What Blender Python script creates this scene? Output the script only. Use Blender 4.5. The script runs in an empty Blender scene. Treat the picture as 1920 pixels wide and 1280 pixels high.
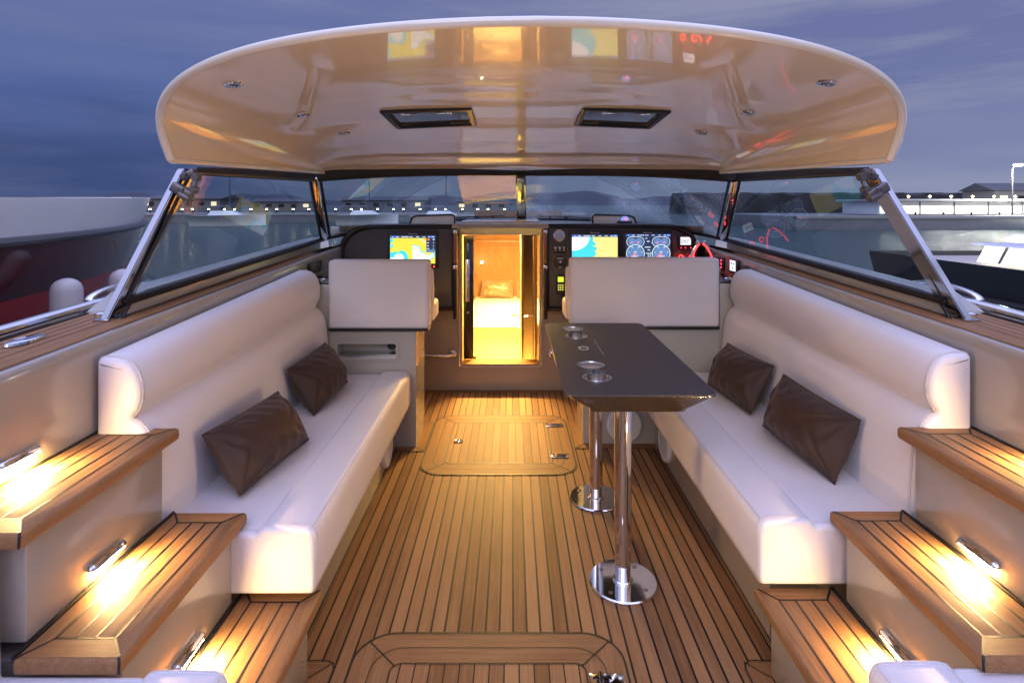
import bpy, bmesh, math, random
from mathutils import Vector, Matrix
random.seed(7)
R = math.radians
CXH = .068
CX = 0.0885                      # centre line of the boat; the camera stands at x = 0
scene = bpy.context.scene
COL = scene.collection
ORI = {}                         # object -> world origin

# ------------------------------------------------------------------ materials
def newmat(name):
    m = bpy.data.materials.new(name); m.use_nodes = True
    nt = m.node_tree
    return m, nt, nt.nodes, nt.links, nt.nodes['Principled BSDF']

def setp(b, **k):
    for n, v in k.items():
        n = n.replace('_', ' ')
        if n in b.inputs:
            b.inputs[n].default_value = v

def mth(nt, op, a, b=None, c=None):
    n = nt.nodes.new('ShaderNodeMath'); n.operation = op
    for i, v in enumerate((a, b, c)):
        if v is None: continue
        if isinstance(v, (int, float)): n.inputs[i].default_value = v
        else: nt.links.new(v, n.inputs[i])
    return n.outputs[0]

def mixc(nt, f, a, b, mode='MIX'):
    n = nt.nodes.new('ShaderNodeMix'); n.data_type = 'RGBA'; n.blend_type = mode
    for s, v in ((n.inputs[0], f), (n.inputs[6], a), (n.inputs[7], b)):
        if isinstance(v, (int, float)): s.default_value = v
        elif isinstance(v, tuple): s.default_value = (*v, 1) if len(v) == 3 else v
        else: nt.links.new(v, s)
    return n.outputs[2]

def noise(nt, vec, scale, detail=3, rough=.55):
    n = nt.nodes.new('ShaderNodeTexNoise'); n.inputs['Scale'].default_value = scale
    n.inputs['Detail'].default_value = detail; n.inputs['Roughness'].default_value = rough
    if vec is not None: nt.links.new(vec, n.inputs['Vector'])
    return n.outputs['Fac']

def mapping(nt, vec, scale=(1, 1, 1), rot=(0, 0, 0)):
    n = nt.nodes.new('ShaderNodeMapping'); n.inputs['Scale'].default_value = scale
    n.inputs['Rotation'].default_value = rot
    nt.links.new(vec, n.inputs['Vector']); return n.outputs[0]

def ramp(nt, f, stops):
    n = nt.nodes.new('ShaderNodeValToRGB'); e = n.color_ramp.elements
    while len(e) < len(stops): e.new(.5)
    for x, (p, c) in zip(e, stops): x.position = p; x.color = (*c, 1)
    nt.links.new(f, n.inputs[0]); return n.outputs[0]

def objco(nt):
    return nt.nodes.new('ShaderNodeTexCoord').outputs['Object']

def bump(nt, b, h, strength=.1, dist=.01):
    n = nt.nodes.new('ShaderNodeBump'); n.inputs['Strength'].default_value = strength
    n.inputs['Distance'].default_value = dist
    nt.links.new(h, n.inputs['Height']); nt.links.new(n.outputs[0], b.inputs['Normal'])

def simple(name, col, rough=.5, metal=0, coat=0, var=.06, vscale=1.6, bstr=0, bscale=200, spec=.5, emit=None, estr=0):
    m, nt, N, L, b = newmat(name)
    co = objco(nt)
    f = noise(nt, co, vscale, 4)
    c0 = tuple(max(0, x * (1 - var)) for x in col); c1 = tuple(x * (1 + var) for x in col)
    L.new(mixc(nt, f, c0, c1), b.inputs['Base Color'])
    setp(b, Metallic=metal, Coat_Weight=coat, Coat_Roughness=.03, Specular_IOR_Level=spec)
    rr = noise(nt, co, vscale * 3, 3)
    L.new(mth(nt, 'MULTIPLY_ADD', rr, rough * .16, rough * .92), b.inputs['Roughness'])
    if bstr: bump(nt, b, noise(nt, co, bscale, 2), bstr, .004)
    if emit: setp(b, Emission_Color=(*emit, 1), Emission_Strength=estr)
    return m

def emitter(name, col, strength):
    m, nt, N, L, b = newmat(name)
    setp(b, Base_Color=(*[min(1, c) for c in col], 1), Emission_Color=(*col, 1), Emission_Strength=strength, Roughness=.4)
    return m

TEAK_D, TEAK_L = (.178, .083, .033), (.365, .197, .084)
PW = .0483
def teak(name, axis='Y', planks=False, off=-.0443, tone=1.0):
    m, nt, N, L, b = newmat(name)
    co = objco(nt)
    sc = (70, 2.2, 70) if axis == 'Y' else (2.2, 70, 70)
    sep = N.new('ShaderNodeSeparateXYZ'); L.new(co, sep.inputs[0])
    across = sep.outputs['X'] if axis == 'Y' else sep.outputs['Y']
    pid = mth(nt, 'FLOOR', mth(nt, 'DIVIDE', mth(nt, 'SUBTRACT', across, off), PW))
    wn = N.new('ShaderNodeTexWhiteNoise'); wn.noise_dimensions = '1D'; L.new(pid, wn.inputs['W'])
    # each plank gets its own grain
    cmb = N.new('ShaderNodeCombineXYZ'); L.new(mth(nt, 'MULTIPLY', wn.outputs[0], 9), cmb.inputs['Z'])
    add = N.new('ShaderNodeVectorMath'); add.operation = 'ADD'; L.new(co, add.inputs[0]); L.new(cmb.outputs[0], add.inputs[1])
    g = noise(nt, mapping(nt, add.outputs[0], sc), 1.0, 6, .65)
    g2 = noise(nt, mapping(nt, add.outputs[0], tuple(s * 4 for s in sc)), 1.0, 3, .6)
    blot = noise(nt, add.outputs[0], 3.5, 3)
    t = mth(nt, 'ADD', mth(nt, 'MULTIPLY', g, .62), mth(nt, 'MULTIPLY', g2, .25))
    t = mth(nt, 'ADD', t, mth(nt, 'MULTIPLY', blot, .28))
    if planks: t = mth(nt, 'ADD', t, mth(nt, 'MULTIPLY', mth(nt, 'SUBTRACT', wn.outputs[0], .5), .46))
    d = tuple(x * tone for x in TEAK_D); l = tuple(x * tone for x in TEAK_L)
    c = ramp(nt, t, [(.32, d), (.78, l)])
    # short dark pores
    por = noise(nt, mapping(nt, co, (420, 30, 420) if axis == 'Y' else (30, 420, 420)), 1.0, 2)
    c = mixc(nt, mth(nt, 'MULTIPLY', mth(nt, 'GREATER_THAN', por, .66), .45), c, tuple(x * .45 for x in d))
    rough = .42
    if planks:
        fr = mth(nt, 'FRACT', mth(nt, 'DIVIDE', mth(nt, 'SUBTRACT', across, off), PW))
        dd = mth(nt, 'MINIMUM', fr, mth(nt, 'SUBTRACT', 1, fr))
        k = mth(nt, 'LESS_THAN', dd, (.0036 if tone == 1.0 else .0022) / PW)
        c = mixc(nt, k, c, (.006, .006, .007))
    L.new(c, b.inputs['Base Color']); setp(b, Roughness=.55, Specular_IOR_Level=.22)
    bump(nt, b, g2, .12, .002)
    return m

def carbon(name, pitch=.016, a=(.012, .011, .011), c=(.13, .115, .10), rough=.28, coat=.4, plane='XZ'):
    m, nt, N, L, b = newmat(name)
    co = objco(nt); sep = N.new('ShaderNodeSeparateXYZ'); L.new(co, sep.inputs[0])
    p = sep.outputs[plane[0]]; q = sep.outputs[plane[1]]
    u = mth(nt, 'FRACT', mth(nt, 'DIVIDE', mth(nt, 'ADD', p, q), pitch))
    w = mth(nt, 'FRACT', mth(nt, 'DIVIDE', mth(nt, 'SUBTRACT', p, q), pitch * .5))
    s = mth(nt, 'ABSOLUTE', mth(nt, 'SUBTRACT', u, .5))
    s2 = mth(nt, 'ABSOLUTE', mth(nt, 'SUBTRACT', w, .5))
    t = mth(nt, 'ADD', mth(nt, 'MULTIPLY', s, 1.6), mth(nt, 'MULTIPLY', s2, .4))
    L.new(mixc(nt, t, a, c), b.inputs['Base Color'])
    setp(b, Roughness=rough, Coat_Weight=coat, Coat_Roughness=.08)
    return m

def glass(name, tint=(.80, .86, .87), spray=0, specks=0, ior=1.5):
    m, nt, N, L, b = newmat(name)
    N.remove(b)
    out = N['Material Output']
    tr = N.new('ShaderNodeBsdfTransparent'); tr.inputs[0].default_value = (*tint, 1)
    gl = N.new('ShaderNodeBsdfGlossy'); gl.inputs['Roughness'].default_value = .0
    fr = N.new('ShaderNodeFresnel'); fr.inputs['IOR'].default_value = ior
    mx = N.new('ShaderNodeMixShader')
    geo = N.new('ShaderNodeNewGeometry'); fac = mth(nt, 'MULTIPLY', fr.outputs[0], mth(nt, 'SUBTRACT', 1, geo.outputs['Backfacing']))
    L.new(fac, mx.inputs[0]); L.new(tr.outputs[0], mx.inputs[1]); L.new(gl.outputs[0], mx.inputs[2])
    last = mx.outputs[0]
    if spray:
        co = objco(nt)
        big = noise(nt, co, 2.2, 3)
        sp = N.new('ShaderNodeTexVoronoi'); sp.inputs['Scale'].default_value = 130; L.new(co, sp.inputs['Vector'])
        dots = mth(nt, 'LESS_THAN', sp.outputs['Distance'], mth(nt, 'MULTIPLY', mth(nt, 'SUBTRACT', big, .42), specks))
        film = mth(nt, 'MULTIPLY', mth(nt, 'MAXIMUM', mth(nt, 'SUBTRACT', big, .42), 0), spray)
        f = mth(nt, 'MINIMUM', mth(nt, 'ADD', mth(nt, 'MULTIPLY', dots, .55), film), .8)
        df = N.new('ShaderNodeBsdfDiffuse'); df.inputs[0].default_value = (.75, .8, .8, 1)
        tl = N.new('ShaderNodeBsdfTranslucent'); tl.inputs[0].default_value = (.75, .8, .8, 1)
        ad = N.new('ShaderNodeMixShader'); ad.inputs[0].default_value = .6
        L.new(df.outputs[0], ad.inputs[1]); L.new(tl.outputs[0], ad.inputs[2])
        m2 = N.new('ShaderNodeMixShader'); L.new(f, m2.inputs[0]); L.new(last, m2.inputs[1]); L.new(ad.outputs[0], m2.inputs[2])
        last = m2.outputs[0]
    L.new(last, out.inputs['Surface'])
    return m

M = {}
M['floor'] = teak('teak_floor_planks', 'Y', True)
M['teak_y'] = teak('teak_lengthwise', 'Y')
M['teak_x'] = teak('teak_crosswise', 'X', tone=.93)
M['teak_hatch'] = teak('teak_hatch_planks', 'Y', True, tone=1.06)
M['caulk'] = simple('black_caulk', (.008, .008, .009), .5)
M['gel'] = simple('champagne_gelcoat', (.36, .325, .27), .22, coat=.5, var=.02)
M['gelgrey'] = simple('silver_gelcoat', (.40, .385, .34), .28, coat=.35, var=.02)
M['gelbrown'] = simple('taupe_gelcoat', (.33, .28, .22), .25, coat=.5, var=.02)
M['cream'] = simple('cream_gelcoat_warm_light', (.88, .745, .535), .2, coat=1.0, var=.012)  # cream deepened in its base colour to stand for warm lamplight on the ceiling
M['lip'] = simple('cream_edge_gelcoat', (.85, .78, .64), .2, coat=1.0, var=.01)
M['leather'] = simple('white_leather', (.735, .715, .715), .48, var=.02, vscale=3)
def leather_bump():
    m = M['leather']; nt = m.node_tree; co = objco(nt)
    h = mth(nt, 'ADD', mth(nt, 'MULTIPLY', noise(nt, mapping(nt, co, (6, 3.2, 5)), 1.0, 3), 6.0), mth(nt, 'MULTIPLY', noise(nt, co, 330, 2), .35))
    bump(nt, nt.nodes['Principled BSDF'], h, .22, .004)
leather_bump()
M['thread'] = simple('white_stitching', (.62, .60, .60), .6)
M['satin'] = None
M['chrome'] = simple('polished_steel', (.78, .77, .76), .06, metal=1, var=.01)
M['steel'] = simple('strut_steel', (.42, .43, .45), .09, metal=1, var=.01)
M['brushed'] = simple('brushed_steel', (.60, .60, .60), .25, metal=1, var=.03)
M['latch'] = simple('grey_cast_metal', (.16, .155, .16), .35, metal=.7)
M['black'] = simple('black_rubber', (.010, .010, .011), .4)
M['blackgloss'] = simple('black_gloss', (.012, .010, .009), .08, coat=.6)
M['blacktrim'] = simple('black_leather_trim', (.018, .015, .013), .35)
M['carbon'] = carbon('carbon_weave', .020)
M['carbontop'] = carbon('table_carbon', .009, (.036, .037, .043), (.058, .060, .068), .5, .0, 'XY')
M['carbonedge'] = carbon('table_edge_carbon', .012, (.004, .003, .003), (.075, .052, .032), .2, .8)
M['wood'] = teak('cabin_wood', 'Y', tone=.75)
M['bronze'] = simple('bronze_wood', (.25, .09, .03), .25, coat=.6)
M['sheet'] = simple('bed_linen', (.30, .28, .23), .7, bstr=.1, bscale=60)
M['whiteplastic'] = simple('white_plastic', (.68, .67, .66), .4)
M['darkplastic'] = simple('dark_plastic', (.022, .022, .024), .35)
M['glass'] = glass('window_glass')
M['glass_side'] = glass('side_window_glass', ior=1.28)
M['glass_front'] = glass('front_window_glass', ior=1.85)
M['glass_spray'] = glass('wet_window_glass', spray=.42, specks=1.15, ior=1.85)
M['tint'] = glass('tinted_hatch_glass', (.38, .34, .30))
M['acrylic'] = simple('smoked_acrylic', (.055, .043, .033), .08, coat=0, var=.05)
M['lamp'] = emitter('warm_lamp', (1.0, .62, .22), 260)
M['screenglow'] = emitter('screen_white', (.92, .97, 1.0), 0.72)
M['land'] = emitter('screen_land', (.88, .76, .07), 0.68)
M['land2'] = emitter('screen_land_pale', (.86, .82, .28), 0.68)
M['shallow'] = emitter('screen_shallow', (.06, .72, .80), 0.68)
M['deep'] = emitter('screen_deep', (.92, .95, .98), 0.72)
M['navy'] = emitter('screen_navy', (.018, .028, .075), .9)
M['bluebar'] = emitter('screen_bar', (.04, .10, .42), .9)
M['dial'] = emitter('screen_dial', (.10, .20, .40), .9)
M['pale'] = emitter('screen_pale', (.62, .80, .85), 0.68)
M['orange'] = emitter('screen_orange', (.8, .16, .05), .9)
M['red'] = emitter('red_led', (1.0, .03, .03), 4)
M['green'] = emitter('green_lcd', (.55, .85, .03), 1.0)
M['greenkey'] = emitter('handset_keys', (.65, .7, .08), .7)
M['ink'] = simple('dark_ink', (.01, .02, .05), .6)
M['print'] = simple('silver_print', (.75, .72, .68), .4)

def satin():
    m, nt, N, L, b = newmat('brown_satin')
    co = objco(nt)
    w = noise(nt, mapping(nt, co, (40, 6, 9)), 1.0, 4)
    L.new(mixc(nt, noise(nt, co, 5), (.032, .018, .013), (.052, .030, .022)), b.inputs['Base Color'])
    setp(b, Roughness=.58, Sheen_Weight=.3, Sheen_Roughness=.35, Sheen_Tint=(.5, .35, .28, 1), Specular_IOR_Level=.35)
    bump(nt, b, w, .25, .006)
    return m
M['satin'] = satin()

# ------------------------------------------------------------------ mesh builder
class MB:
    def __init__(self): self.v = []; self.f = []; self.m = []
    def add(self, vs, fs, mi=0):
        o = len(self.v); self.v += [Vector(p) for p in vs]
        for f in fs: self.f.append([o + i for i in f]); self.m.append(mi)
        return self
    def bm(self, b, mi=0):
        b.verts.ensure_lookup_table(); b.verts.index_update()
        self.add([v.co.copy() for v in b.verts], [[v.index for v in f.verts] for f in b.faces], mi); b.free(); return self
    def box(self, x0, x1, y0, y1, z0, z1, bev=0, seg=2, mi=0, mat=None):
        b = bmesh.new(); bmesh.ops.create_cube(b, size=1)
        for v in b.verts:
            v.co = Vector(((x0 + x1) / 2 + v.co.x * abs(x1 - x0), (y0 + y1) / 2 + v.co.y * abs(y1 - y0), (z0 + z1) / 2 + v.co.z * abs(z1 - z0)))
        if bev: bmesh.ops.bevel(b, geom=list(b.edges), offset=bev, segments=seg, affect='EDGES', profile=.5)
        if mat is not None: bmesh.ops.transform(b, matrix=mat, verts=b.verts)
        return self.bm(b, mi)
    def obox(self, c, sx, sy, sz, rot, bev=0, seg=2, mi=0):     # box at c turned by a 3x3/euler
        m = Matrix.Translation(c) @ rot.to_4x4()
        return self.box(-sx / 2, sx / 2, -sy / 2, sy / 2, -sz / 2, sz / 2, bev, seg, mi, m)
    def prism(self, poly, axis, d0, d1, bev=0, seg=2, mi=0):
        b = bmesh.new()
        def P(p, d):
            return {'x': (d, p[0], p[1]), 'y': (p[0], d, p[1]), 'z': (p[0], p[1], d)}[axis]
        A = [b.verts.new(P(p, d0)) for p in poly]; B = [b.verts.new(P(p, d1)) for p in poly]
        n = len(poly); b.faces.new(A); b.faces.new(B[::-1])
        for i in range(n): b.faces.new((A[i], B[i], B[(i + 1) % n], A[(i + 1) % n]))
        if bev:
            b.edges.ensure_lookup_table()
            sa, sb = set(A), set(B)
            es = [e for e in b.edges if (e.verts[0] in sa and e.verts[1] in sa) or (e.verts[0] in sb and e.verts[1] in sb)]
            bmesh.ops.bevel(b, geom=es, offset=bev, segments=seg, affect='EDGES', profile=.5)
        return self.bm(b, mi)
    def tube(self, pts, r, n=12, closed=False, mi=0, flat=1.0, up=Vector((0, 0, 1))):
        pts = [Vector(p) for p in pts]; N = len(pts); vs = []; fs = []
        rs = r if isinstance(r, (list, tuple)) else [r] * N
        for i, p in enumerate(pts):
            a = pts[i - 1] if (i or closed) else pts[i]; c = pts[(i + 1) % N] if (i < N - 1 or closed) else pts[i]
            t = (c - a).normalized()
            s = t.cross(up)
            if s.length < 1e-4: s = t.cross(Vector((0, 1, 0)))
            s.normalize(); w = s.cross(t).normalized()
            for k in range(n):
                q = 2 * math.pi * k / n
                vs.append(p + s * math.cos(q) * rs[i] + w * math.sin(q) * rs[i] * flat)
        for i in range(N if closed else N - 1):
            j = (i + 1) % N
            for k in range(n): fs.append((i * n + k, i * n + (k + 1) % n, j * n + (k + 1) % n, j * n + k))
        if not closed: fs += [tuple(range(n))[::-1], tuple((N - 1) * n + k for k in range(n))]
        return self.add(vs, fs, mi)
    def lathe(self, prof, c, axis='z', n=32, mi=0, rot=None):     # prof: (radius, height)
        vs = []; fs = []; c = Vector(c)
        for r, h in prof:
            for k in range(n):
                q = 2 * math.pi * k / n; a, b_ = r * math.cos(q), r * math.sin(q)
                p = Vector({'z': (a, b_, h), 'y': (a, h, b_), 'x': (h, a, b_)}[axis])
                if rot is not None: p = rot @ p
                vs.append(c + p)
        for i in range(len(prof) - 1):
            for k in range(n): fs.append((i * n + k, i * n + (k + 1) % n, (i + 1) * n + (k + 1) % n, (i + 1) * n + k))
        if prof[0][0] > 1e-6: fs.append(tuple(range(n))[::-1])
        if prof[-1][0] > 1e-6: fs.append(tuple((len(prof) - 1) * n + k for k in range(n)))
        return self.add(vs, fs, mi)
    def grid(self, fn, nu, nv, mi=0, skip=None):
        vs = [fn(i / nu, j / nv) for j in range(nv + 1) for i in range(nu + 1)]; fs = []
        for j in range(nv):
            for i in range(nu):
                q = (j * (nu + 1) + i, j * (nu + 1) + i + 1, (j + 1) * (nu + 1) + i + 1, (j + 1) * (nu + 1) + i)
                if skip and skip(sum((Vector(vs[k]) for k in q), Vector()) / 4): continue
                fs.append(q)
        return self.add(vs, fs, mi)
    def ribbon(self, pts, w, z=None, closed=False, mi=0, th=.0008):   # flat strip lying on a horizontal surface
        pts = [Vector(p) for p in pts]; N = len(pts); vs = []; fs = []
        for i, p in enumerate(pts):
            a = pts[i - 1] if (i or closed) else p; c = pts[(i + 1) % N] if (i < N - 1 or closed) else p
            t = (c - a); t.z = 0; t.normalize(); s = Vector((-t.y, t.x, 0)) * w / 2
            vs += [p + s, p - s]
        for i in range(N if closed else N - 1):
            j = (i + 1) % N; fs.append((2 * i, 2 * i + 1, 2 * j + 1, 2 * j))
        return self.add(vs, fs, mi)
    def sweep(self, prof, y0, y1, r, fn, mi=0, n=4, ns=8):   # closed profile (a,z) swept along y with rounded ends; fn(a,y,z)->point
        P = [Vector((p[0], p[1], 0)) for p in prof]; N = len(P)
        area = sum(P[i].x * P[(i + 1) % N].y - P[(i + 1) % N].x * P[i].y for i in range(N))
        sg = 1 if area > 0 else -1
        nor = []
        for i in range(N):
            e1 = (P[i] - P[i - 1]).normalized(); e2 = (P[(i + 1) % N] - P[i]).normalized()
            t = (e1 + e2).normalized() if (e1 + e2).length > 1e-5 else e2
            nor.append(Vector((-t.y, t.x, 0)) * sg)       # inward
        rings = []
        for k in range(n + 1):
            q = math.pi / 2 * k / n; rings.append((y0 + r * (1 - math.sin(q)), r * (1 - math.cos(q + 0)) if False else r * (1 - math.sin(math.pi / 2 - (math.pi / 2 - q)) )))
        st = []
        for k in range(n + 1):
            q = math.pi / 2 * k / n; st.append((y0 + r * (1 - math.cos(q)), r * (1 - math.sin(q))))
        L_ = st + [(y0 + r + (y1 - y0 - 2 * r) * j / ns, 0) for j in range(1, ns)] + [(y1 - (y - y0), d) for y, d in reversed(st)]
        vs = []; fs = []
        for y, d in L_:
            for i in range(N):
                p = P[i] + nor[i] * d; vs.append(fn(p.x, y, p.y))
        for j in range(len(L_) - 1):
            for i in range(N): fs.append((j * N + i, j * N + (i + 1) % N, (j + 1) * N + (i + 1) % N, (j + 1) * N + i))
        fs += [tuple(range(N)), tuple((len(L_) - 1) * N + i for i in range(N))[::-1]]
        return self.add(vs, fs, mi)
    def build(self, name, mats, parent=None, smooth=35, origin=None):
        o0 = ORI[parent] if parent is not None else Vector(origin or (0, 0, 0))
        me = bpy.data.meshes.new(name)
        me.from_pydata([tuple(p - o0) for p in self.v], [], self.f)
        if not isinstance(mats, (list, tuple)): mats = [mats]
        for m in mats: me.materials.append(m)
        me.polygons.foreach_set('material_index', self.m)
        b = bmesh.new(); b.from_mesh(me)
        bmesh.ops.recalc_face_normals(b, faces=b.faces); b.to_mesh(me); b.free()
        if smooth:
            me.polygons.foreach_set('use_smooth', [True] * len(me.polygons))
            me.set_sharp_from_angle(angle=R(smooth))
        me.update()
        o = bpy.data.objects.new(name, me); COL.objects.link(o)
        if parent is not None: o.parent = parent
        else: o.location = o0
        ORI[o] = o0
        return o

def tag(o, label=None, cat=None, group=None, kind=None):
    if label: o['label'] = label
    if cat: o['category'] = cat
    if group: o['group'] = group
    if kind: o['kind'] = kind
    return o
def thing(name, loc, label, cat, group=None):
    o = bpy.data.objects.new(name, None); COL.objects.link(o); o.location = loc; o.empty_display_size = .1
    ORI[o] = Vector(loc)
    return tag(o, label, cat, group)
def W(s, a, y, z): return Vector((CX + s * a, y, z))
def rrect(x0, x1, y0, y1, r, n=8):      # rounded rectangle, counter-clockwise
    pts = []
    for cx, cy, a0 in ((x1 - r, y1 - r, 0), (x0 + r, y1 - r, 90), (x0 + r, y0 + r, 180), (x1 - r, y0 + r, 270)):
        for k in range(n + 1):
            q = R(a0 + 90 * k / n); pts.append((cx + r * math.cos(q), cy + r * math.sin(q)))
    return pts
def text_mesh(txt, size, loc, rot, mat, name, parent, align='CENTER', ext=.0004):
    cu = bpy.data.curves.new(name, 'FONT'); cu.body = txt; cu.size = size; cu.align_x = align; cu.align_y = 'CENTER'; cu.extrude = ext
    o = bpy.data.objects.new(name, cu); COL.objects.link(o)
    bpy.context.view_layer.update()
    me = bpy.data.meshes.new_from_object(o.evaluated_get(bpy.context.evaluated_depsgraph_get()))
    bpy.data.objects.remove(o); bpy.data.curves.remove(cu)
    mtx = Matrix.Translation(loc) @ rot.to_4x4()
    me.transform(Matrix.Translation(-ORI[parent]) @ mtx)
    me.materials.clear(); me.materials.append(mat)
    ob = bpy.data.objects.new(name, me); COL.objects.link(ob); ob.parent = parent; ORI[ob] = ORI[parent]
    return ob
FACE_AFT = Matrix.Rotation(R(90), 3, 'X')       # text / panel looking towards the stern (-Y)

def area_light(name, loc, direction, sx, sy, power, col, parent=None, spread=180):
    l = bpy.data.lights.new(name, 'AREA'); l.shape = 'RECTANGLE'; l.size = sx; l.size_y = sy; l.energy = power; l.color = col; l.spread = R(spread)
    o = bpy.data.objects.new(name, l); COL.objects.link(o)
    o.rotation_euler = Vector(direction).to_track_quat('-Z', 'Y').to_euler()
    o.location = Vector(loc) - (ORI[parent] if parent else Vector())
    if parent: o.parent = parent
    return o

# ------------------------------------------------------------------ cockpit floor
b = MB(); b.add([(-1.5, -2, 0), (1.7, -2, 0), (1.7, 4.62, 0), (-1.5, 4.62, 0)], [(0, 1, 2, 3)])
b.build('cockpit_floor', M['floor'])['kind'] = 'structure'

def trim(name, poly_out, lines, mats, polys):   # mitred margin boards laid on the floor
    b = MB()
    for pl, mi in polys: b.add([(x, y, .003) for x, y in pl], [tuple(range(len(pl)))], mi)
    for ln, w in lines: b.ribbon([(x, y, .0042) for x, y in ln], w, mi=2)
    o = b.build(name, [M['teak_y'], M['teak_x'], M['caulk']], smooth=0); o['kind'] = 'structure'; return o
def base_trim(xi, yn, yf, s, xo):
    w = .062; ys, xs = yn - w * 1.05, xi - s * w
    polys = [([(xo, ys), (xs, ys), (xi, yn), (xo, yn)], 1), ([(xs, ys), (xs, yf + w), (xi, yf), (xi, yn)], 0),
             ([(xs, yf + w), (xi, yf), (xi + s * .2, yf), (xi + s * .2, yf + w)], 1)]
    lines = [([(xo, ys), (xs + s * .02, ys), (xs, ys + .02), (xs, yf + w - .02), (xs + s * .02, yf + w), (xi + s * .2, yf + w)], .005),
             ([(xs, ys), (xi, yn)], .004), ([(xs, yf + w), (xi, yf)], .004), ([(xo, ys + .001), (xo + s * .07, yn)], .004)]
    trim('floor_margin', None, lines, None, polys)
base_trim(-.598, 3.524, 3.868, -1, -.70)
base_trim(.449, 3.563, 3.90, 1, .875)
for s in (-1, 1):    # long black seams along the bench plinths and boards round the foot of the steps
    b = MB(); xk = CX + s * .806
    b.ribbon([(xk - s * .004, 1.8, .001), (xk - s * .004, 3.5, .001)], .006)
    b.ribbon([(xk - s * .013, 1.8, .001), (xk - s * .013, 3.5, .001)], .003)
    b.build('floor_seam', M['caulk'], smooth=0)['kind'] = 'structure'
    xi = CX + s * .735; yf = 1.80; w = .07
    xs = xi - s * w
    trim('floor_margin', None, [([(xi + s * .1, yf + w), (xs + s * .03, yf + w), (xs + s * .008, yf + w - .012), (xs, yf + w - .035), (xs, .2)], .005), ([(xi, yf), (xs + s * .006, yf + w - .006)], .004)], None,
         [([(xs + s * .008, yf + w - .004), (xi, yf), (xi + s * .1, yf), (xi + s * .1, yf + w)], 1), ([(xs, yf + w - .035), (xs, .2), (xi, .2), (xi, yf), (xs + s * .008, yf + w - .006)], 0)])
b = MB(); b.add([(-1.2, 4.545, .003), (1.3, 4.545, .003), (1.3, 4.60, .003), (-1.2, 4.60, .003)], [(0, 1, 2, 3)])
b.ribbon([(-1.2, 4.545, .0042), (1.3, 4.545, .0042)], .005, mi=1); b.ribbon([(-1.2, 4.592, .0042), (1.3, 4.592, .0042)], .012, mi=1)
b.build('floor_margin', [M['teak_x'], M['caulk']], smooth=0)['kind'] = 'structure'

def hatch(y0, y1, label, pull, hinges, r=.13):
    x0, x1 = -.525, .37; kw = 1.5 if y0 > 2 else 1.1
    t = thing('floor_hatch', ((x0 + x1) / 2, (y0 + y1) / 2, 0), label, 'floor hatch')
    def ring(d, rr): return rrect(x0 + d, x1 - d, y0 + d, y1 - d, rr)
    o, mid, inn = ring(0, r), ring(.066, r - .03), ring(.132, .035)
    b = MB(); n = len(o); q = n // 4
    for i in range(n):
        j = (i + 1) % n
        m = Vector(((o[i][0] + o[j][0]) / 2, (o[i][1] + o[j][1]) / 2))
        side = abs(o[i][0] - o[j][0]) < abs(o[i][1] - o[j][1])
        b.add([(*o[i], .0035), (*o[j], .0035), (*inn[j], .0035), (*inn[i], .0035)], [(0, 1, 2, 3)], 0 if side else 1)
    b.build('border_boards', [M['teak_y'], M['teak_x']], t, smooth=0)
    b = MB(); b.add([(*p, .0032) for p in inn], [tuple(range(n))]); b.build('centre_planks', M['teak_hatch'], t, smooth=0)
    b = MB()
    b.ribbon([(*p, .0046) for p in o], .0070 * kw, closed=True); b.ribbon([(*p, .0046) for p in mid], .0030 * kw, closed=True); b.ribbon([(*p, .0046) for p in inn], .0056 * kw, closed=True)
    for k in range(4):
        i = k * (n // 4) + n // 8
        b.ribbon([(*o[i], .0046), (*inn[i], .0046)], .0052 * kw)
    b.build('seams', M['caulk'], t, smooth=0)
    if pull:
        b = MB(); b.lathe([(.001, .004), (.030, .004), (.030, .007), (.026, .009), (.020, .007), (.001, .006)], (*pull, 0), n=28)
        b.tube([(pull[0] + .016 * math.cos(a), pull[1] + .016 * math.sin(a), .010) for a in [2 * math.pi * k / 20 for k in range(20)]], .003, 8, True)
        b.box(pull[0] - .004, pull[0] + .004, pull[1] - .02, pull[1] + .02, .007, .012, .001)
        b.build('ring_pull', M['chrome'], t)
    for hx, hy in hinges:
        b = MB(); b.box(hx - .055, hx + .055, hy - .022, hy + .022, .004, .011, .003); b.tube([(hx - .02, hy - .022, .011), (hx - .02, hy + .022, .011)], .006, 10)
        for dx in (-.04, .01, .04): b.lathe([(.006, .0105), (.005, .0125), (.001, .0125)], (hx + dx, hy, 0), n=10)
        b.build('hinge', M['chrome'], t)
    return t
hatch(3.16, 4.04, 'teak floor hatch with ring pull and two hinges, lit by the doorway', (-.337, 3.60), [(.289, 3.855), (.285, 3.385)])
hatch(1.05, 1.99, 'teak floor hatch between the lowest steps, only its rounded end showing', None, [(.30, 1.79)])

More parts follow.
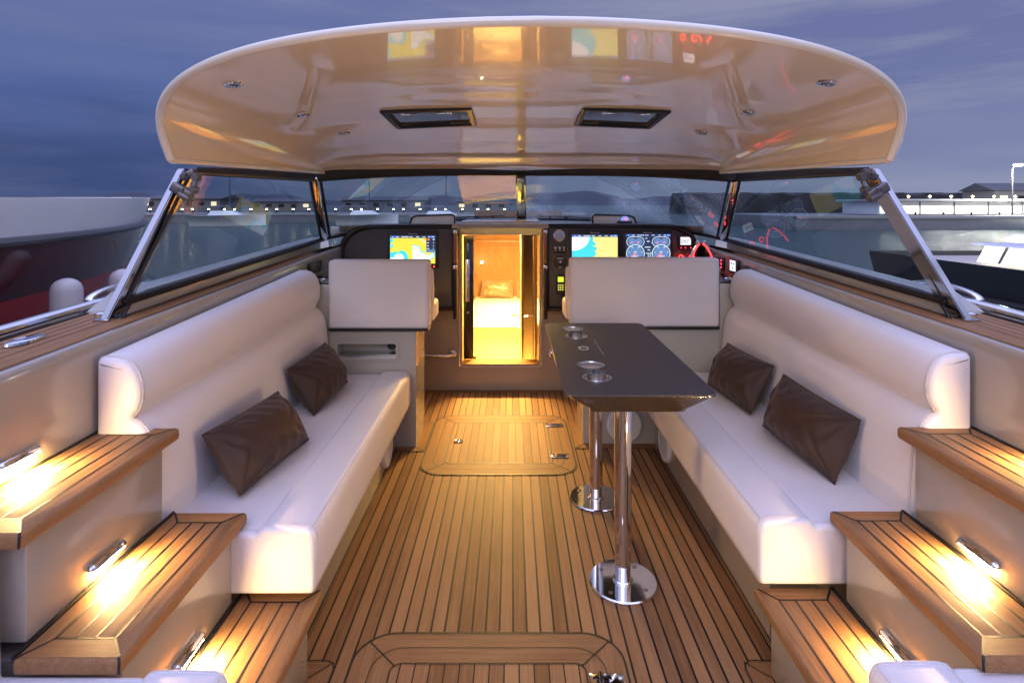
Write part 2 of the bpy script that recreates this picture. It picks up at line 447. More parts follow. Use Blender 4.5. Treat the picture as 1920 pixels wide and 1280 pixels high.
# ------------------------------------------------------------------ benches
SIDE = {-1: 'on the side of the red hulled boat, away from the table', 1: 'beside the dark table'}
SEAT = [(.712, .295), (.712, .44), (.716, .456), (.726, .469), (.742, .4755), (.80, .478), (.868, .477), (.884, .473), (.893, .464), (.899, .456), (.905, .458), (.914, .4595),
        (1.0, .460), (1.235, .460), (1.235, .264), (.73, .264), (.717, .269)]
BACK = [(1.213, .450), (1.2135, .50), (1.216, .58), (1.222, .66), (1.230, .72), (1.240, .76), (1.256, .789), (1.276, .808), (1.294, .818), (1.292, .828), (1.279, .846), (1.270, .870), (1.2665, .90), (1.270, .935),
        (1.281, .967), (1.298, .992), (1.322, 1.008), (1.35, 1.0150), (1.392, 1.0155), (1.402, 1.012), (1.408, 1.003), (1.409, .95), (1.409, .70), (1.40, .450)]
def bench(s, y0, y1, label, group):
    t = thing('bench_seat', W(s, 1.0, (y0 + y1) / 2, 0), label, 'bench', group)
    def fn(a, y, z): return W(s, a, y, z)
    def fb(a, y, z):
        k = max(0, min(1, (z - .467) / .55)); return W(s, a, y, z + .05 * (y - 1.82) * k)
    b = MB(); b.sweep(SEAT, y0, y1, .018, fn); b.build('seat_cushion', M['leather'], t, 60)
    b = MB(); b.sweep(BACK, y0, y1, .022, fb, ns=12); b.build('backrest', M['leather'], t, 60)
    b = MB(); b.box(CX + s * .806, CX + s * 1.40, y0 + .13 if y0 > 1 else y0, y1 - .005, .0015, .262); b.build('plinth', M['gelbrown'], t)
    # double stitching along the front edge and round the end of the backrest
    b = MB()
    for da, dz in ((.7135, .438), (.7265, .4705)):
        b.tube([W(s, da, y, dz) for y in (y0 + .02, y1 - .02)], .0016, 5)
    ye = y0 if y0 > 1.5 else y1
    yo = .017 if ye == y0 else -.017
    for d in (0, .008 if ye == y0 else -.008):
        b.tube([fb(a - .0006 * (1 if i < 17 else -1), ye + yo + d, z + .0006) for i, (a, z) in enumerate(BACK[1:20])], .0013, 5)
        b.tube([fn(a - .0004, ye + yo + d, z + .0006) for a, z in SEAT[1:13]], .0013, 5)
    b.build('stitching', M['thread'], t)
    return t
bench(-1, 1.80, 3.515, 'long white leather bench with two pillows, no table before it', 'white benches along the sides')
bench(1, 1.845, 3.555, 'long white leather bench with two pillows, behind the dark table', 'white benches along the sides')
bench(-1, -1.2, 1.265, 'white bench end just below the stack of steps beside the red hulled boat', 'white benches along the sides')
bench(1, -1.2, 1.29, 'white bench end just below the stack of steps beside the dark grey boat', 'white benches along the sides')

# ------------------------------------------------------------------ pillows
def pillow_mesh(seed, L=.53, H=.285, T=.094):
    rnd = random.Random(seed); ph = [rnd.uniform(0, 6.28) for _ in range(12)]
    b = MB(); nu, nv = 84, 54
    def edge(u, v):
        # concave sides, pulled out corners
        x = u * (1 - .030 * (1 - v * v)); y = v * (1 - .045 * (1 - u * u)); return x * L / 2, y * H / 2
    def surf(sg):
        def f(i, j):
            u, v = 2 * i - 1, 2 * j - 1
            x, y = edge(u, v)
            h = (max(0, 1 - abs(u) ** 2.3) ** .62) * (max(0, 1 - abs(v) ** 2.2) ** .58)
            w = 0
            for k, (cu, cv) in enumerate(((-1, -1), (1, -1), (1, 1), (-1, 1))):
                du, dv = (u - cu), (v - cv) * .6; r = math.hypot(du, dv); an = math.atan2(dv, du)
                w += math.exp(-(r / .6) ** 2) * (math.sin(an * (11 + k) + ph[k]) + .5 * math.sin(an * (19 + k) + ph[k + 4])) * .0075 * min(1, r * 2.2)
            w += .004 * math.sin(19 * u + 4 * v + ph[5] + 1.4 * math.sin(3 * v + ph[6])) * (abs(v) ** 1.5)
            w += .004 * math.sin(6 * v + 2 * u + ph[7])
            return Vector((x, y, sg * (T * h + w * (.25 + h) * (h > 0.02) + .0015)))
        return f
    b.grid(surf(1), nu, nv); b.grid(surf(-1), nu, nv)
    rim = [Vector((*edge(*p), 0)) for p in [(-1 + 2 * k / 30, -1) for k in range(30)] + [(1, -1 + 2 * k / 20) for k in range(20)] + [(1 - 2 * k / 30, 1) for k in range(30)] + [(-1, 1 - 2 * k / 20) for k in range(20)]]
    b.tube(rim, .0035, 6, True)
    return b
def pillow(s, seed, yc, a_bot, a_top, yaw, roll, label, L=.53, H=.285):
    b = pillow_mesh(seed, L, H)
    zb, zt = .467, .467 + math.sqrt(max(.01, H * H - (a_top - a_bot) ** 2))
    up = Vector((s * (a_top - a_bot), 0, zt - zb)).normalized(); ln = Vector((0, 1, 0))
    nr = ln.cross(up) * (-1 if False else 1)
    m3 = Matrix((ln, up, nr)).transposed()
    m3 = Matrix.Rotation(R(yaw), 3, 'Z') @ m3 @ Matrix.Rotation(R(roll), 3, 'Z')
    c = Vector((CX + s * (a_bot + a_top) / 2, yc, (zb + zt) / 2 + .006))
    b.v = [c + m3 @ p for p in b.v]
    o = b.build('pillow', M['satin'], None, 70, origin=tuple(c))
    return tag(o, label, 'pillow', 'brown satin pillows on the benches')
pillow(-1, 1, 2.265, 1.015, 1.16, -5, -2, 'dark brown satin pillow nearer the steps on the bench away from the table', .52, .25)
pillow(-1, 2, 3.04, 1.05, 1.18, -4, 2, 'dark brown satin pillow nearer the helm seat on the bench away from the table', .49, .26)
pillow(1, 3, 3.04, 1.06, 1.18, 4, -1, 'dark brown satin pillow behind the table corner, nearer the helm seat', .50, .26)
pillow(1, 4, 2.37, 1.09, 1.185, 5, 2, 'dark brown satin pillow nearer the steps on the bench behind the table', .52, .255)

# ------------------------------------------------------------------ steps
def tread(s, a0, a1, y0, y1, z, parent, near_open=True):
    b = MB(); th = .037; x0, x1 = sorted((CX + s * a0, CX + s * a1))
    b.box(x0, x1, y0, y1, z - th, z, .010, 3, 0)
    w = .055; zz = z + .0007
    def p(a, y, h=zz): return W(s, a, y, h)
    ai, ao, yi, yo = a0 + w, a1 - .048, y0 + w * 1.15, y1 - w * 1.15
    e = .0085
    # cross-grain end boards
    for ye, yy in ((y1 - e, yo), (y0 + e, yi)):
        b.add([p(a0 + e, ye, z + .0004), p(a1 - .002, ye, z + .0004), p(ao, yy, z + .0004), p(ai, yy, z + .0004)], [(0, 1, 2, 3)], 1)
    b.ribbon([p(ai, yi), p(ai, yo)], .0064, mi=2); b.ribbon([p(ao, yi), p(ao, yo)], .0064, mi=2)
    b.ribbon([p(ai, yi), p(ao, yi)], .0064, mi=2); b.ribbon([p(ai, yo), p(ao, yo)], .0064, mi=2)
    for k in (1, 2):
        a = ai + (ao - ai) * k / 3; b.ribbon([p(a, yi), p(a, yo)], .0064, mi=2)
    for ye, yy in ((y1, yo), (y0, yi)):
        sg = 1 if ye == y1 else -1
        b.ribbon([p(ai, yy), p(a0 + e, ye - sg * e)], .0064, mi=2); b.ribbon([p(ao, yy), p(a1 - .006, ye - sg * .006)], .006, mi=2)
        # mitre line running down the rounded edge
    b.box(*sorted((CX + s * (a1 - .004), CX + s * (a1 + .004))), y0 + .004, y1 - .002, z - .01, z + .003, mi=2)
    yb = y0
    b.tube([p(a0 + e, yb + e, z + .0002), p(a0 + e * .5, yb + e * .4, z - .006), p(a0 + e * .5, yb + e * .3, z - th + .006)], .003, 6, mi=2)
    return b.build('tread', [M['teak_y'], M['teak_x'], M['caulk']], parent, 40)

def step_light(s, a, yc, z, parent):
    """chrome cowl on a riser, its lens shining down on the tread"""
    b = MB(); n = 10
    prof = []
    x = CX + s * a
    ang = [math.pi * .5 * k / n for k in range(n + 1)]
    L2 = .066
    vs = []; fs = []
    for y, sc in ((yc - L2, .2), (yc - L2 + .004, .8), (yc - L2 + .010, 1), (yc + L2 - .010, 1), (yc + L2 - .004, .8), (yc + L2, .2)):
        for q in ang: vs.append((x - s * (.003 + .018 * math.sin(q) * sc), y, z - .010 + .015 * math.cos(q) * sc))
        vs.append((x - s * .001, y, z - .010))
    m = n + 2
    for i in range(5):
        for k in range(m): fs.append((i * m + k, i * m + (k + 1) % m, (i + 1) * m + (k + 1) % m, (i + 1) * m + k))
    b.add(vs, fs); fx = b.build('step_light', M['chrome'], parent, 50)
    b = MB(); b.box(*sorted((x - s * .004, x - s * .019)), yc - L2 + .012, yc + L2 - .012, z - .0145, z - .0112, .001)
    b.build('lens', M['lamp'], fx)
    area_light('step_lamp', (x - s * .013, yc, z - .0165), (-s * .04, 0, -1), .014, .10, STEP_W, (1.0, .56, .18), parent, 128)
    area_light('step_lamp_front', (x - s * .0215, yc, z - .0125), (-s, .0, -.12), .10, .006, STEP_F, (1.0, .62, .26), parent)
STEP_W = 6.5; STEP_F = 3.0
ZT = (.237, .50, .775); AI = (.71, .95, 1.17); AO = (.968, 1.19, 1.416)
YE = {-1: 1.855, 1: 1.865}; YN = {-1: 1.25, 1: 1.255}
LAB = {-1: 'three lit teak steps on beige risers beside the red hulled boat', 1: 'three lit teak steps on beige risers beside the dark grey boat'}
for s in (-1, 1):
    t = thing('step_unit', W(s, 1.1, 1.5, 0), LAB[s], 'steps', 'lit teak steps up to the side decks')
    for i in range(3):
        y0 = .3 if i == 0 else YN[s]
        tread(s, AI[i], AO[i] - (0.004 if i == 2 else 0), y0, YE[s] + (.018 if i == 0 else 0), ZT[i], t)
        fa = AI[i] + .026
        ztop, zbot = ZT[i] - .0375, (0.002 if i == 0 else ZT[i - 1] + .001)
        b = MB(); b.box(*sorted((CX + s * fa, CX + s * (fa + .6 if i == 0 else (1.412 if i < 2 else 1.412)))), y0 + (.046 if i else 0), YE[s] - .05, zbot, ztop, .006, 2)
        b.build('riser', M['gel'], t)
        la = (AI[1] + .026, AI[2] + .026, 1.418)[i]
        step_light(s, la, (1.548 if i else 1.55) + (.012 if s > 0 else 0) - (.02 if i == 2 else 0), ZT[i] + .054, t)

# ------------------------------------------------------------------ side coamings
def zc(y): return 1.0004 + .04 * y      # height of the side deck
ys = [-1.5 + .25 * k for k in range(25)]
def strip(b, s, prof, y0, y1, mi=0, n=24, close=False):   # prof: list of (a, dz) swept along the sheer
    yy = [y0 + (y1 - y0) * k / n for k in range(n + 1)]; N = len(prof)
    vs = [W(s, a, y, zc(y) + dz) for y in yy for a, dz in prof]; fs = []
    for j in range(n):
        for i in range(N if close else N - 1): fs.append((j * N + i, j * N + (i + 1) % N, (j + 1) * N + (i + 1) % N, (j + 1) * N + i))
    if close: fs += [tuple(range(N)), tuple(n * N + i for i in range(N))[::-1]]
    b.add(vs, fs, mi)
for s in (-1, 1):
    lab = {-1: 'beige cockpit side wall capped with teak planks, beside the red hulled boat', 1: 'beige cockpit side wall capped with teak planks, beside the dark grey boat'}[s]
    t = thing('side_coaming', W(s, 1.42, 1.5, 0), lab, 'side wall', 'cockpit side walls')
    b = MB(); strip(b, s, [(1.4185, -.9), (1.4185, -.030), (1.420, -.016), (1.425, -.006), (1.434, -.001), (1.444, -.002), (1.449, -.012), (1.47, -.012), (1.47, -.9)], -1.5, 4.44, close=True)
    b.build('inner_wall', M['gel'], t)
    b = MB(); strip(b, s, [(1.4475, -.013), (1.4475, -.004), (1.4555, -.004), (1.4555, -.013)], -1.5, 4.05, close=True)
    strip(b, s, [(1.5285, -.013), (1.5285, .002), (1.534, .002), (1.534, -.013)], 2.12, 3.95, close=True)
    for k in range(1, 5): strip(b, s, [(1.5 + .04 * k - .0015, .0008), (1.5 + .04 * k + .0015, .0008)], -1.5, 2.3)
    strip(b, s, [(1.694, .0), (1.694, .004), (1.704, .004), (1.704, 0)], -1.5, 4.2, close=True)
    b.build('seam', M['caulk'], t)
    b = MB(); strip(b, s, [(1.455, -.013), (1.455, -.004), (1.458, 0), (1.526, .0), (1.529, -.004), (1.529, -.013)], 2.2, 4.0, close=True)
    strip(b, s, [(1.455, -.013), (1.455, -.004), (1.458, 0), (1.697, .0), (1.697, -.013)], -1.5, 2.2, close=True)
    b.build('teak_cap', M['teak_y'], t)
    # moulded plinth under the side window, chamfered at its after end
    b = MB(); P = []
    for y, k in ((2.13, .05), (2.26, .96), (2.7, 1), (3.2, 1), (3.7, 1), (4.3, 1)):
        zt = .012 + .068 * k
        P.append([W(s, a, y + (.03 if a > 1.56 else 0), zc(y) + dz) for a, dz in ((1.5345, -.01), (1.5345, zt * .35), (1.546, zt * .92), (1.556, zt), (1.60, zt), (1.70, zt * .75), (1.72, -.01))])
    vs = [p for r in P for p in r]; n = 7; fs = [(0, 1, 2, 3, 4, 5, 6), tuple(5 * n + i for i in range(n))[::-1]]
    for j in range(5):
        for i in range(n): fs.append((j * n + i, j * n + (i + 1) % n, (j + 1) * n + (i + 1) % n, (j + 1) * n + i))
    b.add(vs, fs); b.build('window_plinth', M['gelgrey'], t, 30)
    b = MB(); b.tube([W(s, 1.735, y, zc(y) + .018) for y in ys], .026, 12, flat=.8); b.build('rub_rail', M['chrome'], t)
    b = MB(); strip(b, s, [(1.705, -.012), (1.73, -.012), (1.76, -.3), (1.60, -1.5), (1.5, -1.5)], -1.5, 5, close=True); b.build('topside', M['cream'], t)
    # flush oval cleat and an arched fairlead
    b = MB(); cy = 1.78
    b.v = []; b.lathe([(.001, .012), (.045, .012), (.052, .009), (.054, .001)], (0, 0, 0), n=32)
    b.v = [W(s, 1.61 + p.x * .55, cy + p.y * 1.35, zc(cy) + p.z) for p in b.v]; b.build('cleat', M['chrome'], t)
    b = MB(); pts = []
    for k in range(13):
        q = math.pi * k / 12; pts.append(W(s, 1.755, 2.44 - .20 * math.cos(q), zc(2.3) + .030 + .038 * math.sin(q)))
    b.tube(pts, .018, 10, flat=.5); b.build('fairlead', M['chrome'], t)
    b = MB(); b.lathe([(.022, 0), (.022, .012), (.014, .016), (.001, .016)], W(s, 1.62, 2.12, zc(2.12)), n=20); b.build('filler_cap', M['chrome'], t)
    # side shelf beside the helm seat with a dark glossy top
    y0 = 3.53 if s < 0 else 3.57
    b = MB(); b.box(*sorted((CX + s * 1.215, CX + s * 1.4175)), y0, 4.44, .002, 1.008, .006); b.build('shelf_body', M['gelgrey'], t)
    b = MB(); b.box(*sorted((CX + s * 1.212, CX + s * 1.4178)), y0 - .004, 4.44, 1.0085, 1.022, .004); b.build('shelf_top', M['blackgloss'], t)
    b = MB(); b.lathe([(.030, .0), (.042, .0), (.042, .005), (.033, .005), (.030, 0)], W(s, 1.30, y0 + .09, 1.022), n=28); b.build('cup_ring', M['chrome'], t)
    if s > 0: b = MB(); b.lathe([(.034, 0), (.036, .01), (.030, .045), (.020, .075), (.0135, .10), (.0135, .135), (.001, .137)], W(s, 1.27, 3.80, 1.0225), n=24); tag(b.build('bottle', M['latch'], None, 40, origin=tuple(W(s, 1.27, 3.80, 1.0225))), 'small silver bottle standing on the dark shelf by the wheel', 'bottle')

# ------------------------------------------------------------------ windscreen
def gb(u):      # bottom line of the front glass
    return Vector((CX + 1.515 * u, 5.2 - .9 * abs(u) ** 2.3, 1.364 - .129 * abs(u) ** 3))
def gt(u):
    return Vector((CXH + 1.42 * u, 4.5 - .7 * abs(u) ** 2.3, 1.752 - .078 * abs(u) ** 3))
ws = thing('windscreen', (CX, 4.5, 1.2), 'wrap-around glass windscreen with steel posts under the cream hardtop', 'windscreen')
def slab(fn, nu, nv, th, name, mat, parent):
    b = MB(); b.grid(fn, nu, nv); me_v = b.v[:]; n = len(me_v)
    # offset copy to give the pane thickness
    o = [(p - Vector((CX, 3.2, p.z))).normalized() * th for p in me_v]
    b.v += [p + q for p, q in zip(me_v, o)]; F = list(b.f)
    b.f += [[i + n for i in f[::-1]] for f in F]; b.m += b.m[:]
    W_ = nu + 1
    edge = [i for i in range(W_)] + [j * W_ + nu for j in range(1, nv + 1)] + [nv * W_ + i for i in range(nu - 1, -1, -1)] + [j * W_ for j in range(nv - 1, 0, -1)]
    for k in range(len(edge)):
        a, c = edge[k], edge[(k + 1) % len(edge)]; b.f.append([a, c, c + n, a + n]); b.m.append(0)
    return b.build(name, mat, parent, 40)
SB = {s: (W(s, 1.535, 2.13, 1.135), W(s, 1.515, 4.3, 1.235), W(s, 1.42, 2.37, 1.645), W(s, 1.42, 3.8, 1.674)) for s in (-1, 1)}
for s in (-1, 1):
    def fr(i, j, s=s):
        u = s * (.012 + .975 * i); return gb(u).lerp(gt(u), j)
    slab(fr, 24, 6, .008, 'front_pane', M['glass_spray'] if s > 0 else M['glass_front'], ws)
    A, B_, C, D = SB[s]
    def sd(i, j, s=s): 
        A, B_, C, D = SB[s]
        return A.lerp(B_, i * .985).lerp(C.lerp(D, i * .985), j)
    slab(sd, 10, 6, .008, 'side_pane', M['glass_side'], ws)
    b = MB()   # rubber gaskets
    b.tube([A.lerp(B_, k / 12) + Vector((0, 0, .004)) for k in range(13)], .017, 8)
    b.tube([C.lerp(D, k / 6) + Vector((-s * .004, 0, -.008)) for k in range(7)], .014, 8)
    b.tube([A + (C - A) * t for t in (0, .03, .5, 1)], .007, 8)
    b.tube([A + Vector((0, .03, .0)), A + Vector((-s * .012, -.02, -.03)), A + Vector((-s * .02, -.05, -.062))], .008, 8)
    b.tube([gb(s * k / 16) + Vector((0, -.004, .005)) for k in range(17)], .014, 8)
    b.tube([gt(s * k / 16) + Vector((0, -.006, -.010)) for k in range(17)], .016, 8)
    b.tube([B_ + Vector((-s * .035, .045, .02)), D + Vector((-s * .035, .05, 0))], .010, 8); b.tube([B_ + Vector((s * .0, -.045, 0)), D + Vector((0, -.045, 0))], .010, 8)
    b.build('gasket', M['black'], ws)
    b = MB(); b.grid(lambda i, j: C.lerp(D, i) + Vector((-s * .02, .0, -.004 + .062 * j * (.25 + .75 * i))), 8, 1); b.grid(lambda i, j: gt(s * i) + Vector((0, -.02, -.004 + (.022 + .04 * i) * j)), 12, 1); b.build('head_frame', M['black'], ws)
    b = MB()   # corner post
    ax = (D - B_).normalized(); L = (D - B_).length
    yv = Vector((-s * .55, .83, 0)); yv = (yv - ax * yv.dot(ax)).normalized(); xv = yv.cross(ax)
    m3 = Matrix((xv, yv, ax)).transposed()
    b.obox((B_ + D) / 2, .030, .055, L, m3, .006); b.build('corner_post', M['chrome'], ws)
    # raked steel strut carrying the hardtop
    b = MB(); p0, p1 = W(s, 1.562, 2.05, zc(2.05) + .002), W(s, 1.428, 2.335, 1.648) + Vector((CXH - CX, 0, 0))
    d = p1 - p0
    vs = []
    for p in (p0, p1):
        for dx, dy in ((-.0150, 0), (.0150, 0), (.0150, .098), (-.0150, .098)): vs.append(p + Vector((dx, dy, 0)))
    bm_ = bmesh.new(); V = [bm_.verts.new(v) for v in vs]
    for f in ((0, 1, 2, 3), (4, 5, 6, 7), (0, 1, 5, 4), (1, 2, 6, 5), (2, 3, 7, 6), (3, 0, 4, 7)): bm_.faces.new([V[i] for i in f])
    bmesh.ops.recalc_face_normals(bm_, faces=bm_.faces)
    bmesh.ops.bevel(bm_, geom=list(bm_.edges), offset=.004, segments=2, affect='EDGES'); b.bm(bm_)
    b.box(p0.x - .028, p0.x + .028, p0.y - .015, p0.y + .115, p0.z - .002, p0.z + .005, .002)
    b.build('strut', M['steel'], ws)
    # hinged latch at the head of the strut
    la = MB(); pm = p0.lerp(p1, .90)
    rot = Matrix.Rotation(-s * R(22), 3, 'Y')
    xi = -s
    la.obox(p0.lerp(p1, .965) + Vector((xi * .055, -.012, .012)), .085, .035, .038, Matrix.Rotation(s * R(28), 3, 'Y'), .008, 3)
    la.obox(p0.lerp(p1, .83) + Vector((xi * .062, -.015, -.004)), .125, .045, .055, Matrix.Rotation(-s * R(30), 3, 'Y'), .010, 3)
    la.obox(p0.lerp(p1, .80) + Vector((xi * .085, -.012, -.018)), .07, .055, .03, Matrix.Rotation(-s * R(30), 3, 'Y'), .006, 2)
    la.tube([p0.lerp(p1, .955) + Vector((xi * .105, -.012, .0)), p0.lerp(p1, .86) + Vector((xi * .115, -.012, -.005))], .011, 12)
    la.lathe([(.001, -.022), (.019, -.022), (.021, -.018), (.021, .018), (.019, .022), (.001, .022)], p0.lerp(p1, .955) + Vector((xi * .103, -.012, .004)), 'y', 16)
    la.lathe([(.001, -.026), (.017, -.026), (.019, -.02), (.019, .02), (.001, .024)], p0.lerp(p1, .85) + Vector((xi * .118, -.012, -.006)), 'y', 16)
    for q, dx, dz in ((.965, .05, .014), (.84, .05, .0), (.82, .078, .01)):
        la.lathe([(.001, -.044), (.0075, -.044), (.009, -.041), (.009, -.03)], p0.lerp(p1, q) + Vector((xi * dx, 0, dz)), 'y', 14)
    lc = sum(la.v, Vector()) / len(la.v); la.v = [lc + (p - lc) * .74 + Vector((s * .006, 0, -.004)) for p in la.v]
    la.build('latch', M['latch'], ws)
b = MB(); P0, P1 = gb(0) + Vector((0, -.012, 0)), gt(0) + Vector((0, -.012, 0)); ax = (P1 - P0).normalized(); xv = Vector((1, 0, 0)); yv = ax.cross(xv)
m3 = Matrix((xv, yv, ax)).transposed()
b.obox((P0 + P1) / 2, .055, .03, (P1 - P0).length, m3, .004); b.build('centre_post', M['chrome'], ws)
b = MB()
for dx in (-.034, .034): b.obox((P0 + P1) / 2 + Vector((dx, .012, 0)), .012, .02, (P1 - P0).length, m3, .002)
b.obox(P0 + Vector((0, -.02, .0)), .13, .05, .03, Matrix.Identity(3), .004); b.obox(P1 + Vector((0, -.01, -.02)), .06, .05, .05, m3, .004)
b.build('post_seal', M['black'], ws)
for s in (-1, 1):
    b = MB()
    pts = [gb(s * (.10 + .30 * k / 8)).lerp(gt(s * (.10 + .30 * k / 8)), .07 + .03 * (1 - k / 8)) + Vector((0, .02, 0)) for k in range(9)]
    b.tube(pts, .008, 6); b.tube([gb(s * .32) + Vector((0, .05, -.01)), pts[4]], .008, 6); b.tube([gb(s * .16) + Vector((0, .05, -.01)), pts[2] + Vector((0, .01, .0))], .010, 6)
    b.build('wiper', M['black'], ws)

# ------------------------------------------------------------------ hardtop
ht = thing('hardtop', (CX, 3.0, 1.7), 'glossy cream hardtop arching over the cockpit with two roof hatches', 'hardtop')
def interp(x, tab):
    for (x0, y0), (x1, y1) in zip(tab, tab[1:]):
        if x <= x1:
            t = (x - x0) / (x1 - x0); return y0 + (y1 - y0) * t
    return tab[-1][1]
ZC = [(0, 1.995), (.3, 1.984), (.5, 1.965), (.72, 1.915), (.84, 1.872), (.90, 1.852), (.925, 1.822), (.955, 1.800), (.975, 1.795), (1, 1.765)]
ZCs = [(k / 40, sum(interp(max(0, min(1, k / 40 + d * .012)), ZC) for d in (-1, 0, 1)) / 3) for k in range(41)]
def htp(i, v, up=0.0, out=0.0):
    phi = math.pi * (1 - i); n = 3.5 - 1.1 * v
    c, sn = math.cos(phi), math.sin(phi)
    u = math.copysign(abs(c) ** (2 / n), c); h = max(0, sn) ** (2 / n)
    au = abs(u)
    ya = 1.55 + .42 * au ** 1.8 + .15 * (1 - h) ** 1.5
    yf = 4.53 - .70 * au ** 2.3
    y = ya + (yf - ya) * v
    z = 1.668 + (interp(v, ZCs) - 1.668) * h + .052 * v * (1 - h)
    return Vector((CXH + (1.338 + out) * u, y, z + min(up, .014 + .16 * v) * (.35 + .65 * h)))
HX = {-1: (-.622, -.222), 1: (.372, .752)}; HY = (2.80, 3.17)
def inhatch(c): return any(x0 < c.x < x1 and HY[0] < c.y < HY[1] for x0, x1 in HX.values())
NU, NV = 190, 124
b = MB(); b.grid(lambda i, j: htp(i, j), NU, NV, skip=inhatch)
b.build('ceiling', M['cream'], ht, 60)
b = MB(); b.grid(lambda i, j: htp(i, j, .06, .008), NU, NV, skip=inhatch)
for f in [lambda i: (htp(i, 0), htp(i, 0, .06, .008)), lambda i: (htp(i, 1), htp(i, 1, .06, .008))]:
    r = [f(k / NU) for k in range(NU + 1)]
    b.add([p for q in r for p in q], [(2 * k, 2 * k + 1, 2 * k + 3, 2 * k + 2) for k in range(NU)])
for i in (0, 1):
    r = [(htp(i, k / NV), htp(i, k / NV, .06, .008)) for k in range(NV + 1)]
    b.add([p for q in r for p in q], [(2 * k, 2 * k + 1, 2 * k + 3, 2 * k + 2) for k in range(NV)])
b.build('roof_skin', M['lip'], ht, 60)
b = MB(); b.tube([htp(k / NU, 0, .004, .001) + Vector((0, -.001, 0)) for k in range(NU + 1)], .0150, 12); b.build('edge_lip', M['lip'], ht, 60)
for i in (0, 1):
    b = MB(); b.tube([htp(i, k / 60) + Vector((0, 0, -.003)) for k in range(61)], .012, 8); b.build('side_lip', M['lip'], ht, 60)
def zhat(x, y):
    best = None
    for k in range(41):
        for i in (0,): pass
    u = abs(x - CXH) / 1.338
    lo, hi = 0, 1
    n = 3.2
    hgt = (1 - u ** n) ** (1 / n)
    ya = 1.55 + .42 * u ** 1.8 + .15 * (1 - hgt) ** 1.5; yf = 4.53 - .7 * u ** 2.3
    v = (y - ya) / (yf - ya); n = 3.5 - 1.1 * v; hgt = (1 - u ** n) ** (1 / n)
    return 1.668 + (interp(v, ZCs) - 1.668) * hgt
for s in (-1, 1):
    x0, x1 = HX[s]; y0, y1 = HY
    par = ht
    b = MB(); rx = lambda e, zz: [Vector((x, y, zhat(x, y) + zz)) for x, y in ((x0 - e, y0 - e), (x1 + e, y0 - e), (x1 + e, y1 + e), (x0 - e, y1 + e))]
    rings = [rx(.024, .002), rx(.024, -.010), rx(.018, -.013), rx(-.002, -.013), rx(-.002, .045), rx(.03, .045)]
    vs = [p for r in rings for p in r]; fs = []
    for j in range(5):
        for k in range(4): fs.append((j * 4 + k, j * 4 + (k + 1) % 4, (j + 1) * 4 + (k + 1) % 4, (j + 1) * 4 + k))
    b.add(vs, fs); h = b.build('roof_hatch', M['black'], par, 30)
    b = MB(); q = rx(-.001, .004); q2 = rx(-.001, .012); b.add(q + q2, [(0, 1, 2, 3), (4, 5, 6, 7), (0, 1, 5, 4), (1, 2, 6, 5), (2, 3, 7, 6), (3, 0, 4, 7)]); b.build('hatch_glass', M['acrylic'], h, 0)
    for fx in (.22, .78):
        x = x0 + (x1 - x0) * fx; z = zhat(x, y0) - .016
        b = MB(); b.box(x - .014, x + .014, y0 - .012, y0 + .02, z - .010, z + .006, .003)
        sg = 1 if (fx < .5) else -1
        b.obox(Vector((x + sg * .035, y0 + .004, z - .004)), .06, .010, .008, Matrix.Rotation(R(6 * sg), 3, 'Z'), .004)
        b.build('hatch_latch', M['chrome'], h)
for px, py, Z in ((437, 159, 0), (568, 215, 0), (646, 249, 0), (1549, 156, 0), (1401, 212, 0), (1315, 249, 0)):
    # walk along the sight line until it meets the ceiling
    Y = 1.8
    for _ in range(400):
        Y += .006; x = (px - 960) * Y / 1066.7; z = 1.5 - (py - 384) * Y / 1066.7
        if abs(x - CXH) < 1.35 and z >= zhat(x, Y) - .004: break
    side = -1 if px < 960 else 1
    n = Vector(((zhat(x + .01, Y) - zhat(x - .01, Y)) / .02, (zhat(x, Y + .01) - zhat(x, Y - .01)) / .02, -1)).normalized()
    rot = Vector((0, 0, 1)).rotation_difference(n).to_matrix()
    b = MB(); b.lathe([(.034, -.001), (.034, .004), (.029, .008), (.020, .008), (.018, .002), (.001, .002)], (x, Y, zhat(x, Y)), n=28, rot=rot)
    dl = b.build('downlight', M['chrome'], ht)
    b = MB(); b.lathe([(.0165, .003), (.012, .006), (.001, .007)], (x, Y, zhat(x, Y)), n=20, rot=rot); b.build('lens', M['latch'], dl)

# ------------------------------------------------------------------ dash top, bulkhead, doorway
YB = 4.60; YP = 4.45
DX0, DX1 = -.405, .222
bk = thing('bulkhead', (-.1, YB, 0), 'taupe bulkhead across the cockpit with the open cabin doorway', 'bulkhead')
b = MB(); b.box(-1.33, DX0 - .02, YB, YB + .05, .0, 1.30); b.box(DX1 + .02, 1.50, YB, YB + .05, .0, 1.30); b.box(DX0 - .02, DX1 + .02, YB, YB + .05, 0, .195)
b.build('panel', M['gelbrown'], bk)
b = MB()   # door surround
fo, fi = rrect(DX0 - .016, DX1 + .016, .194, 1.318, .03, 4), rrect(DX0, DX1, .212, 1.258, .012, 4)
n = len(fo)
for y0, y1 in ((YB - .022, YB + .08),):
    vs = [(x, y0, z) for x, z in fo] + [(x, y0, z) for x, z in fi] + [(x, y1, z) for x, z in fo] + [(x, y1, z) for x, z in fi]; fs = []
    for k in range(n):
        j = (k + 1) % n
        fs += [(k, j, n + j, n + k), (n + k, n + j, 3 * n + j, 3 * n + k), (k, 2 * n + k, 2 * n + j, j)]
    b.add(vs, fs)
b.build('door_frame', M['gelgrey'], bk, 30)
b = MB(); b.box(DX0 + .003, DX1 - .003, YB - .03, YB + .11, .2125, .222, .003); b.build('door_sill', M['wood'], bk)
